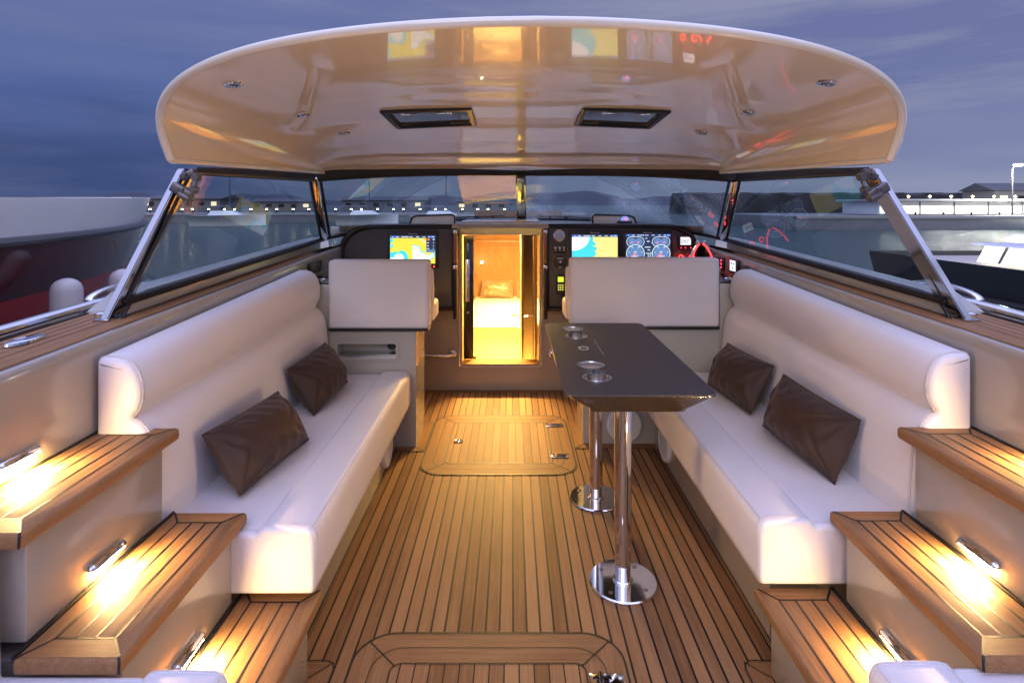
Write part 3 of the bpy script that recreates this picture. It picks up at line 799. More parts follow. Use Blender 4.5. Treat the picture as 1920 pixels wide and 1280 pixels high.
# dash top
da = thing('dashboard', (CX, 4.8, 1.3), 'cream dash top under the windscreen with a glazed hatch over the doorway', 'dashboard')
def dz(x, f):
    u = (x - CX) / 1.515; g = gb(u); y = 4.40 + (g.y - 4.40) * f; z = 1.352 - .02 * abs(u) ** 2 + (g.z - .004 - 1.352 + .02 * abs(u) ** 2) * f
    return Vector((x, y, z))
HF = (.34, .78)
b = MB()
for xa, xb, fa, fb_ in ((-1.40, DX0, 0, 1), (DX1, 1.575, 0, 1), (DX0, DX1, 0, HF[0]), (DX0, DX1, HF[1], 1)):
    b.grid(lambda i, j: dz(xa + (xb - xa) * i, fa + (fb_ - fa) * j), 16, 8)
for f in HF: b.grid(lambda i, j: dz(DX0 + (DX1 - DX0) * i, f) + Vector((0, 0, -.04 * j)), 6, 1)
for x in (DX0, DX1): b.grid(lambda i, j: dz(x, HF[0] + (HF[1] - HF[0]) * i) + Vector((0, 0, -.04 * j)), 6, 1)
b.grid(lambda i, j: Vector((DX0 - .06 + (DX1 - DX0 + .12) * i, 4.402 + .001 * j, 1.352 - .034 * j)), 2, 1)
b.grid(lambda i, j: Vector((DX0 - .06 + (DX1 - DX0 + .12) * i, 4.403 + .18 * j, 1.318 + .0 * j)), 2, 1)
b.build('dash_top', M['gelgrey'], da, 40)
b = MB(); q = [dz(x, f) + Vector((0, 0, .002)) for x, f in ((DX0, HF[0]), (DX1, HF[0]), (DX1, HF[1]), (DX0, HF[1]))]
b.add(q + [p + Vector((0, 0, .008)) for p in q], [(0, 1, 2, 3), (4, 5, 6, 7), (0, 1, 5, 4), (1, 2, 6, 5), (2, 3, 7, 6), (3, 0, 4, 7)]); b.build('skylight', M['glass'], da, 0)
b = MB(); b.tube([p + Vector((0, 0, .006)) for p in q], .010, 8, True); b.build('skylight_frame', M['chrome'], da)
for xa, xb in ((-.83, -.465), (.655, 1.01)):
    b = MB(); yb = 4.62
    outer = [(xa, 1.345), (xa + .02, 1.398), (xa + .06, 1.412), (xb - .02, 1.42), (xb, 1.405), (xb, 1.345)] if xa < 0 else [(xa, 1.345), (xa, 1.405), (xa + .02, 1.42), (xb - .06, 1.412), (xb - .02, 1.398), (xb, 1.345)]
    b.prism(outer, 'y', yb, yb + .14, .006, 2); b.build('dash_pod', M['lip'], da)
    b = MB(); b.tube([(x, yb, z) for x, z in outer], .008, 6); b.build('pod_edge', M['black'], da)
# compass
cp = thing('compass', (.905, 4.56, 1.353), 'small lit dome compass on the dash behind the twin screens', 'compass')
b = MB(); b.lathe([(.062, 0), (.062, .012), (.052, .022), (.046, .022)], (.905, 4.56, 1.352), n=28); b.build('base', M['darkplastic'], cp)
b = MB(); b.lathe([(.044 * math.cos(R(q)), .020 + .044 * math.sin(R(q))) for q in range(0, 91, 10)], (.905, 4.56, 1.352), n=28); b.build('dome', M['glass'], cp)
b = MB(); b.lathe([(.036 * math.cos(R(q)), .020 + .034 * math.sin(R(q))) for q in range(0, 91, 15)], (.905, 4.56, 1.352), n=20); b.build('card', emitter('compass_card', (.25, .33, .75), .8), cp)
b = MB(); b.box(.902, .908, 4.518, 4.524, 1.376, 1.40); b.build('lubber_line', M['red'], cp)

# ------------------------------------------------------------------ cabin interior
cab = thing('cabin', (0, 6, 0), 'wood panelled cabin seen through the open doorway', 'cabin')
b = MB()
WX0, WX1, YF = -.47, .62, 7.1
b.box(WX0 - .02, WX0, YB + .06, YF, -.55, 1.30); b.box(WX1, WX1 + .02, YB + .06, YF, -.55, 1.30)
b.box(WX0, WX1, YF, YF + .02, -.55, 1.42)
b.build('wall_panel', M['wood'], cab, 0)
b = MB(); b.box(WX0, WX1, YB + .06, YF, -.57, -.55); b.build('floor_board', M['teak_y'], cab, 0)
b = MB(); b.box(WX0, WX1, 5.22, YF, 1.275, 1.30); b.build('headliner', M['cream'], cab, 0)
b = MB(); b.box(WX0 + .005, WX1 - .005, YF - .035, YF - .003, 1.03, 1.06, .004); b.box(-.30 + .0, -.296, YF - .006, YF - .001, .6, 1.0)
b.box(.02, .024, YF - .006, YF - .001, .55, 1.0); b.box(WX0 + .02, WX1 - .02, YF - .006, YF - .001, .985, .989); b.box(WX0 + .002, WX0 + .03, 5.9, YF, .62, .645, .004)
b.build('wall_moulding', M['bronze'], cab, 0)
bed = thing('bed', (.0, 6.3, -.55), 'bright lit bed with pale linen inside the wood panelled cabin', 'bed')
b = MB(); b.box(WX0 + .004, WX1 - .004, 5.62, YF - .004, -.545, .292, .01); b.box(WX0 + .01, WX1 - .01, 5.606, 5.622, .17, .178)
b.build('base', M['wood'], bed, 30)
b = MB(); b.box(WX0 + .006, WX1 - .006, 5.58, YF - .005, .293, .365, .03, 4); b.build('mattress', M['sheet'], bed)
for (x, w, lab) in ((-.185, .40, 'bronze satin pillow on the bed below the reading lamp'), (.24, .36, 'bronze satin pillow on the bed half hidden by the door jamb')):
    b = pillow_mesh(11 + int(x * 10), w, .22, .07)
    m3 = Matrix.Rotation(R(68), 3, 'X'); c = Vector((x, 6.93, .47)); b.v = [c + m3 @ p for p in b.v]
    o = b.build('pillow', simple('bronze_satin', (.12, .08, .045), .28, var=.1) if w == .40 else bpy.data.materials['bronze_satin'], None, 70, origin=tuple(c)); tag(o, lab, 'pillow', 'satin pillows on the bed')
rl = thing('reading_lamp', (-.372, 7.07, .78), 'small shining reading lamp on the cabin wall above the pillow', 'lamp')
b = MB(); b.lathe([(.02, 0), (.02, -.02), (.008, -.022), (.008, -.05)], (-.372, 7.095, .79), 'y', 16); b.tube([(-.372, 7.05, .79), (-.372, 7.03, .74)], .006, 8); b.build('bracket', M['chrome'], rl)
b = MB(); b.lathe([(.001, -.014), (.012, -.010), (.016, 0), (.012, .010), (.001, .014)], (-.372, 7.03, .79), 'z', 14); b.build('bulb', emitter('reading_bulb', (1, .8, .45), 60), rl)
area_light('cabin_lamp', (-.05, 5.30, 1.262), (0, .12, -1), .5, .12, 205, (1.0, .60, .17), cab)
area_light('cabin_strip', (.05, 6.35, 1.262), (0, .1, -1), .8, .5, 45, (1.0, .62, .2), cab, 95)
area_light('cabin_floor_lamp', (-.09, 4.80, -.28), (0, .42, 1), .5, .10, 260, (1.0, .66, .15), cab)
# inner doors
dd = thing('cabin_door', (-.35, 4.72, .22), 'open black glossy cabin door edge with lock plate', 'door')
b = MB(); b.box(-.402, -.318, 4.70, 4.74, .225, 1.245, .003); b.build('leaf', M['blackgloss'], dd)
b = MB(); b.box(-.384, -.350, 4.694, 4.7005, .70, 1.05, .003); b.box(-.376, -.358, 4.688, 4.6945, .95, 1.02, .002); b.box(-.374, -.360, 4.689, 4.6945, .80, .86, .002)
b.build('lock_plate', M['chrome'], dd)
b = MB(); b.lathe([(.001, -.03), (.010, -.028), (.012, -.02), (.006, -.012), (.006, 0)], (-.362, 4.70, .615), 'y', 14); b.build('knob', M['chrome'], dd)
b = MB(); b.lathe([(.001, .022), (.012, .02), (.014, .008), (.014, 0)], (-.305, 4.72, .2225), 'z', 16); b.build('door_stop', M['chrome'], dd)
wd = thing('cupboard_door', (.10, 5.0, .22), 'slim wooden door leaf with lever handle standing open in the cabin', 'door')
b = MB(); b.box(.078, .098, 4.78, 5.35, -.3, 1.26, .003); b.build('leaf', M['wood'], wd, 30)
b = MB(); b.box(.10, .185, 5.0, 5.03, -.3, 1.26, .002); b.box(.188, .21, 4.74, 5.3, -.3, 1.26, .002); b.build('jamb', teak('jamb_wood', 'Y', tone=.7), wd, 30)
for x in (.072, .104):
    b = MB(); sg = -1 if x < .09 else 1
    b.lathe([(.014, 0), (.014, .006 * sg), (.006, .006 * sg), (.006, .03 * sg)], (x, 4.84, .56), 'x', 14); b.tube([(x + sg * .03, 4.84, .56), (x + sg * .075, 4.835, .56)], .007, 10); b.build('handle', M['chrome'], wd)
b = MB(); b.lathe([(.010, 0), (.010, -.006), (.005, -.006), (.005, -.025)], (.074, 4.84, .46), 'x', 14)
b.build('lock_knob', M['chrome'], wd)

# ------------------------------------------------------------------ consoles
def console(x0, x1, zt, zb, side, label):
    """side -1: rounded shoulder to port, +1: rounded shoulder to starboard"""
    t = thing('console', ((x0 + x1) / 2, YP, zb), label, 'console', 'helm consoles either side of the doorway')
    r = .20; pts = []
    if side < 0:
        for k in range(13):
            q = R(90 + 90 * k / 12); pts.append((x0 + r * 1.25 + r * 1.25 * math.cos(q), zt - r + r * math.sin(q)))
        pts = [(x1, zt)] + pts + [(x0, zb), (x1, zb)]
    else:
        for k in range(13):
            q = R(90 - 90 * k / 12); pts.append((x1 - r * 1.25 + r * 1.25 * math.cos(q), zt - r + r * math.sin(q)))
        pts = [(x0, zt)] + pts + [(x1, zb), (x0, zb)]
    b = MB(); b.prism(pts, 'y', YP + .006, YB - .024); b.build('body', M['blacktrim'], t, 30)
    cx, cz_ = (x0 + x1) / 2, (zt + zb) / 2
    ins = [(cx + (x - cx) * (1 - .075 / (x1 - x0) * 2 * .55), cz_ + (z - cz_) * (1 - .036 * 2 / (zt - zb))) for x, z in pts]
    b = MB()   # raised padded rim
    n = len(pts); sec = [(0, 0), (0, -.012), (.25, -.022), (.75, -.022), (1, -.010), (1, .004)]
    vs = []
    for (xo, zo), (xi_, zi_) in zip(pts, ins):
        for f, dy in sec: vs.append((xo + (xi_ - xo) * f, YP + .006 + dy, zo + (zi_ - zo) * f))
    m = len(sec); fs = []
    for k in range(n):
        j = (k + 1) % n
        for i in range(m - 1): fs.append((k * m + i, k * m + i + 1, j * m + i + 1, j * m + i))
    b.add(vs, fs); b.build('rim', M['blacktrim'], t, 50)
    b = MB(); b.add([(x, YP + .004, z) for x, z in ins], [tuple(range(n))]); b.build('face', M['carbon'], t, 0)
    # upright grab bar beside the doorway: wood grip with steel ends
    xe = x1 - .012 if side < 0 else x0 + .012
    b = MB(); b.box(xe - .016, xe + .016, YP - .038, YP - .014, zb - .06, zt - .33 if False else 1.005, .010, 3); b.build('edge_pad', M['blacktrim'], t)
    b = MB(); b.box(xe - .014, xe + .014, YP - .046, YP - .016, 1.045, 1.283, .008, 3); b.build('grip', M['bronze'], t)
    b = MB()
    for z in (1.018, 1.292): b.box(xe - .016, xe + .016, YP - .050, YP - .014, z - .014, z + .014, .004)
    b.build('grip_end', M['chrome'], t)
    return t
cl = console(-1.352, -.43, 1.348, .67, -1, 'rounded black carbon console with one chart screen, away from the steering wheel')
cr = console(.248, 1.462, 1.352, .67, 1, 'rounded black carbon console with twin screens and switches at the wheel')

def poly(b, pts, y, mi): b.add([(x, y, z) for x, z in pts], [tuple(range(len(pts)))], mi)
def circ(x, z, r, n=28, a0=0, a1=360): return [(x + r * math.cos(R(a0 + (a1 - a0) * k / n)), z + r * math.sin(R(a0 + (a1 - a0) * k / n))) for k in range(n + (0 if a1 - a0 == 360 else 1))]
def ringpoly(b, x, z, r0, r1, y, mi, n=32, sx=1.0):
    vs = []
    for k in range(n):
        c, s_ = math.cos(2 * math.pi * k / n), math.sin(2 * math.pi * k / n)
        vs += [(x + r0 * c * sx, y, z + r0 * s_), (x + r1 * c * sx, y, z + r1 * s_)]
    b.add(vs, [(2 * k, 2 * k + 1, (2 * k + 3) % (2 * n), (2 * k + 2) % (2 * n)) for k in range(n)], mi)
def plotter(px0, px1, py0, py1, sx0, sx1, sy0, sy1, label, kind):
    """bezel and screen rectangles in photo pixels on the console face"""
    Y = YP - .012; k = Y / 1066.7
    X = lambda p: (p - 960) * k
    Z = lambda p: 1.5 - (p - 384) * k
    t = thing('chart_plotter', ((X(px0) + X(px1)) / 2, Y, Z(py1)), label, 'display', 'screens on the consoles')
    b = MB(); b.box(X(px0), X(px1), Y, YP + .0035, Z(py1), Z(py0), .004, 2); b.build('bezel', M['darkplastic'], t)
    ys = Y - .0006
    mats = [M[n] for n in ('deep', 'land', 'shallow', 'navy', 'bluebar', 'pale', 'orange', 'dial', 'land2', 'red')]
    b = MB(); x0, x1, z0, z1 = X(sx0), X(sx1), Z(sy1), Z(sy0); w, h = x1 - x0, z1 - z0
    P = lambda u, v: (x0 + u * w, z1 - v * h)
    R_ = lambda u0, v0, u1, v1: [P(u0, v0), P(u1, v0), P(u1, v1), P(u0, v1)]
    lay = [0]
    def put(pts, mi): lay[0] += 1; poly(b, pts, ys - .00012 * lay[0], mi)
    rnd = random.Random(px0)
    if kind == 'left':
        put(R_(0, 0, 1, 1), 1)
        put([P(0, .10), P(.055, .10), P(.07, .2), P(.03, .24), P(0, .36)], 2); put([P(u, v) for u, v in ((.0, .38), (.06, .30), (.08, .34), (.06, .42), (.02, .44), (0, .42))], 2)
        put([P(*q) for q in ((0, .60), (.06, .60), (.10, .55), (.18, .61), (.22, .54), (.28, .52), (.34, .58), (.39, .68), (.405, .86), (.40, 1), (0, 1))], 2)
        put([P(*q) for q in ((.10, .70), (.18, .64), (.26, .66), (.30, .76), (.31, 1), (0, 1), (0, .80), (.10, .77))], 0)
        put([P(*q) for q in ((.5, .30), (.56, .34), (.64, .38), (.70, .45), (.66, .58), (.74, .55), (.78, .66), (.80, .70), (.92, .65), (1, .62), (1, .72), (.93, .84), (.84, .90), (.7, .86), (.62, 1), (.5, 1))], 2)
        put([P(*q) for q in ((.5, .36), (.56, .37), (.66, .43), (.655, .62), (.73, .60), (.79, .72), (.98, .66), (.98, .71), (.90, .82), (.84, .87), (.68, .95), (.62, 1), (.5, 1))], 0)
        put([P(*q) for q in ((.64, .11), (.72, .15), (.80, .27), (.795, .29), (.70, .17), (.62, .12))], 5)
        put(R_(.80, .08, 1, .60), 3); put(R_(.80, .50, 1, .60), 7)
        put(R_(.815, .11, .88, .165), 6); put(R_(.945, .115, .985, .155), 5)
        for v in (.24, .345, .445): put(R_(.81, v, .88 - .02 * rnd.random(), v + .03), 5); put([P(.955, v - .01), P(.975, v + .015), P(.955, v + .04)], 5)
    elif kind == 'mid':
        put(R_(0, 0, 1, 1), 8)
        e = [(.38, .08), (.45, .08), (.47, .18), (.46, .24), (.53, .33), (.51, .38), (.45, .40), (.54, .46), (.55, .52), (.49, .62), (.54, .67), (.52, .74), (.46, .80), (.42, .92), (.36, 1)]
        put([P(0, .08)] + [P(*q) for q in e] + [P(0, 1)], 2)
        put([P(0, .08), P(.385, .08)] + [P(.385 * math.cos(R(a)), .08 + .5 * math.sin(R(a))) for a in range(10, 91, 10)], 0)
        put(R_(.02, .115, .08, .13), 2); put([P(.75, .70), P(.78, .68), P(.79, .72), P(.76, .73)], 0)
        put([P(.9, .36), P(1, .40), P(1, .408), P(.9, .368)], 1); put(R_(.56, .385, .66, .393), 0)
    else:
        put(R_(0, 0, 1, 1), 3)
        for cu in (.215, .79):
            for a in (0, 1):
                c = P(cu + (-.075 if a == 0 else .075), .285)
                put([(x, z) for x, z in circ(*c, .030, 24)], 7)
            lay[0] += 1; y = ys - .00012 * lay[0]
            # stadium outline of the small twin gauge
            c0, c1 = P(cu - .085, .285), P(cu + .085, .285); ro, ri = .0405, .0355
            oo = circ(*c1, ro, 14, -90, 90) + circ(*c0, ro, 14, 90, 270); ii = circ(*c1, ri, 14, -90, 90) + circ(*c0, ri, 14, 90, 270)
            n = len(oo); b.add([(x, y, z) for x, z in oo] + [(x, y, z) for x, z in ii], [(k, (k + 1) % n, n + (k + 1) % n, n + k) for k in range(n)], 5)
            for a in (-.075, .075):
                put([P(cu + a - .05, .345), P(cu + a + .005, .29), P(cu + a + .012, .30)], 9)
            c = P(cu, .73); put(circ(*c, .060, 36), 7)
            lay[0] += 1; ringpoly(b, *c, .0655, .0725, ys - .00012 * lay[0], 5, 40)
            for a in range(-40, 221, 52):
                q = (c[0] + .052 * math.cos(R(a)), c[1] + .052 * math.sin(R(a))); put(circ(*q, .0042, 8), 5)
            put([(c[0] - .045, c[1] - .040), (c[0] + .004, c[1] - .002), (c[0] + .0, c[1] + .006)], 9)
            put([(c[0] - .020, c[1] - .024), (c[0] + .026, c[1] - .024), (c[0] + .026, c[1] - .017), (c[0] - .02, c[1] - .017)], 5)
            put([(c[0] - .014, c[1] + .012), (c[0] + .012, c[1] + .012), (c[0] + .012, c[1] + .018), (c[0] - .014, c[1] + .018)], 5)
        put(R_(.47, .25, .53, .29), 5); put(R_(.57, .31, .59, .335), 5); put(R_(.425, .145, .48, .17), 5)
        put(R_(.42, .47, .55, .505), 5); put(R_(.48, .575, .54, .61), 5); put(R_(.545, .64, .585, .67), 7); put(R_(.445, .70, .58, .73), 5)
        for r_ in range(6):
            for cc in (.485, .53): put(R_(cc, .75 + r_ * .045, cc + .028, .775 + r_ * .045), 5)
    put(R_(0, 0, 1, .082), 4)
    put(R_(.18, .004, .86, .078), 3)
    for u, wd_ in ((.05, .025), (.13, .07), (.25, .16), (.43, .07), (.58, .06), (.72, .06), (.84, .05), (.92, .06)):
        put(R_(u, .022 + .01 * rnd.random(), u + wd_, .054), 5)
    b.build('screen', mats, t, 0)
    text_mesh('Raymarine', .0165, Vector(((X(px0) + X(px1)) / 2, Y - .0002, Z(py0 + 5.4))), FACE_AFT, M['print'], 'lettering', t)
    return t
p = plotter(727, 822, 433, 503.5, 731.5, 816, 442, 494, 'lit chart screen with menu column, alone on its console', 'left')
b = MB(); b.lathe([(.006, 0), (.006, -.004), (.001, -.005)], ((814 - 960) * .0041603, YP - .012, 1.5 - (499.5 - 384) * .0041603), 'y', 14); b.build('power_led', M['red'], p)
plotter(1066, 1165, 431, 500, 1072.5, 1158, 440, 492, 'lit chart screen beside the round gauge and switches', 'mid')
plotter(1167.5, 1261, 431, 500, 1173.5, 1257, 439, 489, 'dark screen with four lit engine dials', 'dials')
# autopilot display
k = (YP - .01) / 1066.7; PX = lambda p: (p - 960) * k; PZ = lambda p: 1.5 - (p - 384) * k
ap = thing('autopilot_display', (PX(1284.5), YP, PZ(468)), 'small square instrument with white screen reading 245 degrees', 'display')
b = MB(); b.box(PX(1271), PX(1299), YP - .012, YP + .0035, PZ(468), PZ(441), .006, 3); b.build('bezel', M['darkplastic'], ap)
b = MB(); b.add([(PX(1275.8), YP - .0126, PZ(459)), (PX(1295.2), YP - .0126, PZ(459)), (PX(1295.2), YP - .0126, PZ(444.6)), (PX(1275.8), YP - .0126, PZ(444.6))], [(0, 1, 2, 3)]); b.build('screen', M['screenglow'], ap, 0)
text_mesh('245°', .042, Vector((PX(1285.5), YP - .0132, PZ(452.5))), FACE_AFT, M['ink'], 'reading', ap)
b = MB()
for px in (1277, 1285, 1295): b.lathe([(.007, 0), (.007, -.004), (.001, -.005)], (PX(px), YP - .012, PZ(464.5)), 'y', 12)
b.build('keys', emitter('dim_red_keys', (.8, .03, .06), .8), ap)
# round gauge, switches, 12 V socket, handset
def ygauge(name, px, py, r, label, cat):
    t = thing(name, (PX(px), YP, PZ(py)), label, cat); return t, (PX(px), YP + .004, PZ(py))
g, c = ygauge('round_gauge', 1048.5, 441.5, .046, 'round black gauge with bright rim at the top of the console by the doorway', 'gauge')
b = MB(); b.lathe([(.0455, 0), (.0455, -.014), (.040, -.016), (.037, -.010)], c, 'y', 32); b.build('rim', M['chrome'], g)
b = MB(); b.lathe([(.0375, -.002), (.0375, -.009), (.001, -.009)], c, 'y', 32); b.build('dial', M['blackgloss'], g)
b = MB(); b.obox(Vector((c[0] + .006, c[1] - .0095, c[2] + .006)), .002, .001, .04, Matrix.Rotation(R(40), 3, 'Y')); b.build('needle', M['print'], g)
g, c = ygauge('switch_panel', 1049.5, 467, .05, 'panel of three black rocker switches below the round gauge', 'switch panel')
b = MB(); b.box(PX(1037), PX(1062), YP - .006, YP + .0038, PZ(476), PZ(458.5), .003); b.build('plate', M['darkplastic'], g)
for px in (1041.7, 1049.5, 1057.3):
    b = MB(); b.box(PX(px - 3.4), PX(px + 3.4), YP - .014, YP - .0055, PZ(474.5), PZ(460), .003); sw = b.build('rocker', M['blackgloss'], g)
    b = MB(); b.box(PX(px - 1.7), PX(px + 1.7), YP - .0150, YP - .0135, PZ(466.5), PZ(463)); b.box(PX(px - 1.9), PX(px + 1.9), YP - .0148, YP - .0135, PZ(470), PZ(469)); b.build('symbol', M['print'], sw, 0)
g, c = ygauge('battery_switch', 1050.5, 492.5, .05, 'round black selector knob with pale marks above the handset', 'switch')
b = MB(); b.lathe([(.052, 0), (.052, -.008), (.047, -.012), (.001, -.012)], c, 'y', 36); b.build('plate', M['darkplastic'], g)
b = MB(); b.obox(Vector((c[0], c[1] - .018, c[2])), .016, .014, .062, Matrix.Rotation(R(0), 3, 'Y'), .005); b.build('knob', M['blackgloss'], g)
b = MB(); b.box(c[0] - .024, c[0] + .024, c[1] - .0135, c[1] - .0115, c[2] + .030, c[2] + .036); b.box(c[0] - .012, c[0] + .012, c[1] - .0135, c[1] - .0115, c[2] - .038, c[2] - .033)
b.box(c[0] - .016, c[0] + .016, c[1] - .0262, c[1] - .0245, c[2] + .008, c[2] + .012); b.box(c[0] - .003, c[0] + .003, c[1] - .0264, c[1] - .0245, c[2] - .004, c[2] + .022); b.build('marking', M['print'], g, 0)
hs = thing('radio_handset', (PX(1050.5), YP - .02, PZ(553)), 'black radio handset with green lit display hanging beside the doorway', 'radio handset')
pts = [(PX(1043.2), PZ(521)), (PX(1044.5), PZ(516.5)), (PX(1048), PZ(514.5)), (PX(1053), PZ(514.5)), (PX(1056.5), PZ(516.5)), (PX(1058), PZ(521)), (PX(1058), PZ(543)), (PX(1056.8), PZ(551)), (PX(1054), PZ(553.5)), (PX(1047), PZ(553.5)), (PX(1044.2), PZ(551)), (PX(1043.2), PZ(543))]
b = MB(); b.prism(pts, 'y', YP - .045, YP - .004, .006, 2); b.build('body', M['darkplastic'], hs)
b = MB(); b.box(PX(1045.4), PX(1055.8), YP - .0465, YP - .0445, PZ(527.2), PZ(518.2)); b.build('display', M['green'], hs, 0)
b = MB()
for r_ in range(3):
    for cc in (1046.8, 1050.6, 1054.4): b.box(PX(cc - 1.2), PX(cc + 1.2), YP - .0462, YP - .0445, PZ(534.6 + r_ * 4.2), PZ(532.2 + r_ * 4.2))
b.build('keypad', M['greenkey'], hs, 0)
b = MB(); pts = [Vector((PX(1051), YP - .03, PZ(553)))]
for k in range(1, 90):
    f = k / 90; pts.append(Vector((PX(1051 + 4 * f) + .012 * math.cos(f * 60) * min(1, f * 3), YP - .045 + .012 * math.sin(f * 60) * min(1, f * 3) + .02 * math.sin(f * 3), PZ(553 + 56 * f))))
b.tube(pts, .0045, 6); b.build('coiled_cord', M['black'], hs)

# grab rails on the bulkhead
for (x0, x1, lab) in ((-.475, -.80, 'polished steel grab rail on the bulkhead beside the lone chart screen'), (.325, .62, 'polished steel grab rail on the bulkhead behind the table')):
    t = thing('grab_rail', (x0, YB, .30), lab, 'grab rail', 'steel grab rails on the bulkhead')
    sg = 1 if x1 > x0 else -1
    b = MB(); b.lathe([(.036, 0), (.036, -.006), (.030, -.012), (.016, -.014)], (x0, YB, .30), 'y', 28); b.lathe([(.036, 0), (.036, -.006), (.030, -.012), (.016, -.014)], (x1, YB, .30), 'y', 28); b.build('flange', M['chrome'], t)
    b = MB(); P = [(x0, YB - .01, .30), (x0, YB - .045, .30), (x0 + sg * .008, YB - .063, .30), (x0 + sg * .028, YB - .072, .30), (x1 - sg * .028, YB - .072, .30), (x1 - sg * .008, YB - .063, .30), (x1, YB - .045, .30), (x1, YB - .01, .30)]
    b.tube(P, .0155, 14); b.build('rail', M['chrome'], t)

# ------------------------------------------------------------------ helm seats
def speaker(loc, axis, lab, s=1):
    t = thing('speaker', loc, lab, 'speaker', 'round white speakers at floor level')
    n = 36; sg = {'y': -1, 'x+': 1, 'x-': -1}[axis]; ax = axis[0]
    b = MB(); b.lathe([(.112, 0), (.112, .008 * sg), (.104, .020 * sg), (.093, .022 * sg), (.090, .012 * sg)], loc, ax, n); b.build('ring', M['whiteplastic'], t)
    b = MB(); b.lathe([(.0905, .004 * sg), (.088, .007 * sg), (.001, .007 * sg)], loc, ax, n); b.build('cone', simple('speaker_grey', (.25, .25, .26), .6) if 'speaker_grey' not in bpy.data.materials else bpy.data.materials['speaker_grey'], t)
    b = MB(); L_ = Vector(loc)
    for k in range(-7, 8):
        z = k * .0115; hw = math.sqrt(max(0, .090 ** 2 - z * z))
        if ax == 'y': b.box(L_.x - hw, L_.x + hw, *sorted((L_.y + sg * .008, L_.y + sg * .018)), L_.z + z - .0032, L_.z + z + .0032)
        else: b.box(*sorted((L_.x + sg * .008, L_.x + sg * .018)), L_.y - hw, L_.y + hw, L_.z + z - .0032, L_.z + z + .0032)
    b.build('grille', M['whiteplastic'], t, 0)
def helm_seat(x0, x1, yn, zb, zt, bx, label, blabel):
    """x0..x1 backrest, bx inner face of the moulded base"""
    s = -1 if bx < 0 else 1
    t = thing('helm_chair', (bx, yn + .15, 0), label, 'helm chair', 'white helm chairs on moulded bases')
    xo = CX + s * 1.2155
    xa, xb = sorted((bx, xo))
    if s < 0:
        hx0, hx1, hz0, hz1 = (632 - 960) * yn / 1066.7, (744 - 960) * yn / 1066.7, 1.5 - (672.5 - 384) * yn / 1066.7, 1.5 - (643 - 384) * yn / 1066.7
        b = MB(); b.box(xa, hx0, yn, yn + .345, .002, zb - .012); b.box(hx1, xb, yn, yn + .345, .002, zb - .012)
        b.box(hx0, hx1, yn, yn + .345, .002, hz0); b.box(hx0, hx1, yn, yn + .345, hz1, zb - .012); b.box(hx0, hx1, yn + .12, yn + .345, hz0, hz1)
        b.build('base', M['gelgrey'], t, 20)
        b = MB(); o, i_ = rrect(hx0 - .014, hx1 + .014, hz0 - .014, hz1 + .014, .02, 4), rrect(hx0 + .004, hx1 - .004, hz0 + .004, hz1 - .004, .012, 4); n = len(o)
        b.add([(x, yn - .001, z) for x, z in o] + [(x, yn - .008, z) for x, z in o] + [(x, yn - .008, z) for x, z in i_] + [(x, yn + .12, z) for x, z in i_],
              [(a * n + k, a * n + (k + 1) % n, (a + 1) * n + (k + 1) % n, (a + 1) * n + k) for a in range(3) for k in range(n)])
        b.build('locker_frame', M['gelgrey'], t, 40)
        b = MB(); b.box(hx0 + .005, hx1 - .005, yn + .03, yn + .115, hz0 + .005, hz0 + .02); b.build('locker_shelf', M['brushed'], t)
        b = MB(); b.lathe([(.028, 0), (.028, -.03), (.02, -.034), (.001, -.034)], (hx1 - .05, yn + .119, (hz0 + hz1) / 2 + .012), 'y', 20); b.build('plug', M['black'], t)
    else:
        b = MB(); b.box(xa, xb, yn, yn + .335, .002, zb - .012, .006); b.build('base', M['gelgrey'], t)
    b = MB(); b.box(*sorted((bx - s * .0025, bx + s * .05)), yn + .004, yn + .341 if s < 0 else yn + .331, .004, zb - .014); b.build('side_panel', M['gel'], t)
    b = MB(); b.box(x0, x1, yn - .02, yn + .095, zb, zt, .022, 4)
    for v in b.v:      # slight crown of the padding
        if v.y < yn - .015: v.y -= .006 * math.cos((v.x - (x0 + x1) / 2) / (x1 - x0) * math.pi) * math.cos((v.z - (zb + zt) / 2) / (zt - zb) * math.pi)
    b.build('backrest_panel', M['leather'], t, 50)
    b = MB(); e = .017; q = rrect(x0 + e, x1 - e, zb + e, zt - e, .012, 4)
    def yf(x, z): return yn - .0203 - .006 * math.cos((x - (x0 + x1) / 2) / (x1 - x0) * math.pi) * math.cos((z - (zb + zt) / 2) / (zt - zb) * math.pi)
    b.tube([Vector((x, yf(x, z), z)) for x, z in q], .0011, 5, True, up=Vector((0, 1, 0))); b.build('stitching', M['thread'], t)
    xi0, xi1 = (x0 + .03, x1 + .006) if s < 0 else (x0 - .012, x1 - .03)
    b = MB(); prof = [(yn + .097, zb + .03), (yn + .20, zb + .02), (yn + .205, zb + .12), (yn + .19, zb + .20), (yn + .175, zb + .22), (yn + .185, zb + .25), (yn + .18, zt - .11), (yn + .15, zt - .07), (yn + .11, zt - .06), (yn + .097, zt - .07)]
    b.prism(prof, 'x', xi0, xi1, .015, 3); b.build('back_cushion', M['leather'], t, 50)
    b = MB(); b.box(xi0, xi1, yn + .207, yn + .42, zb + .0, zb + .13, .03, 4); b.build('seat_cushion', M['leather'], t, 50)
    b = MB(); b.box(x0 + .004, x1 - .004, yn - .021, yn + .09, zb - .011, zb + .004); b.build('hinge_strip', M['black'], t)
helm_seat(-1.135, -.512, 3.524, .733, 1.157, -.598, 'narrow white helm chair on a beige base with an open locker niche', 'beige seat base with an open locker niche')
helm_seat(.362, 1.297, 3.565, .735, 1.166, .449, 'wide white helm chair on a beige base before the twin screens', 'wide beige seat base with a speaker, behind the table')
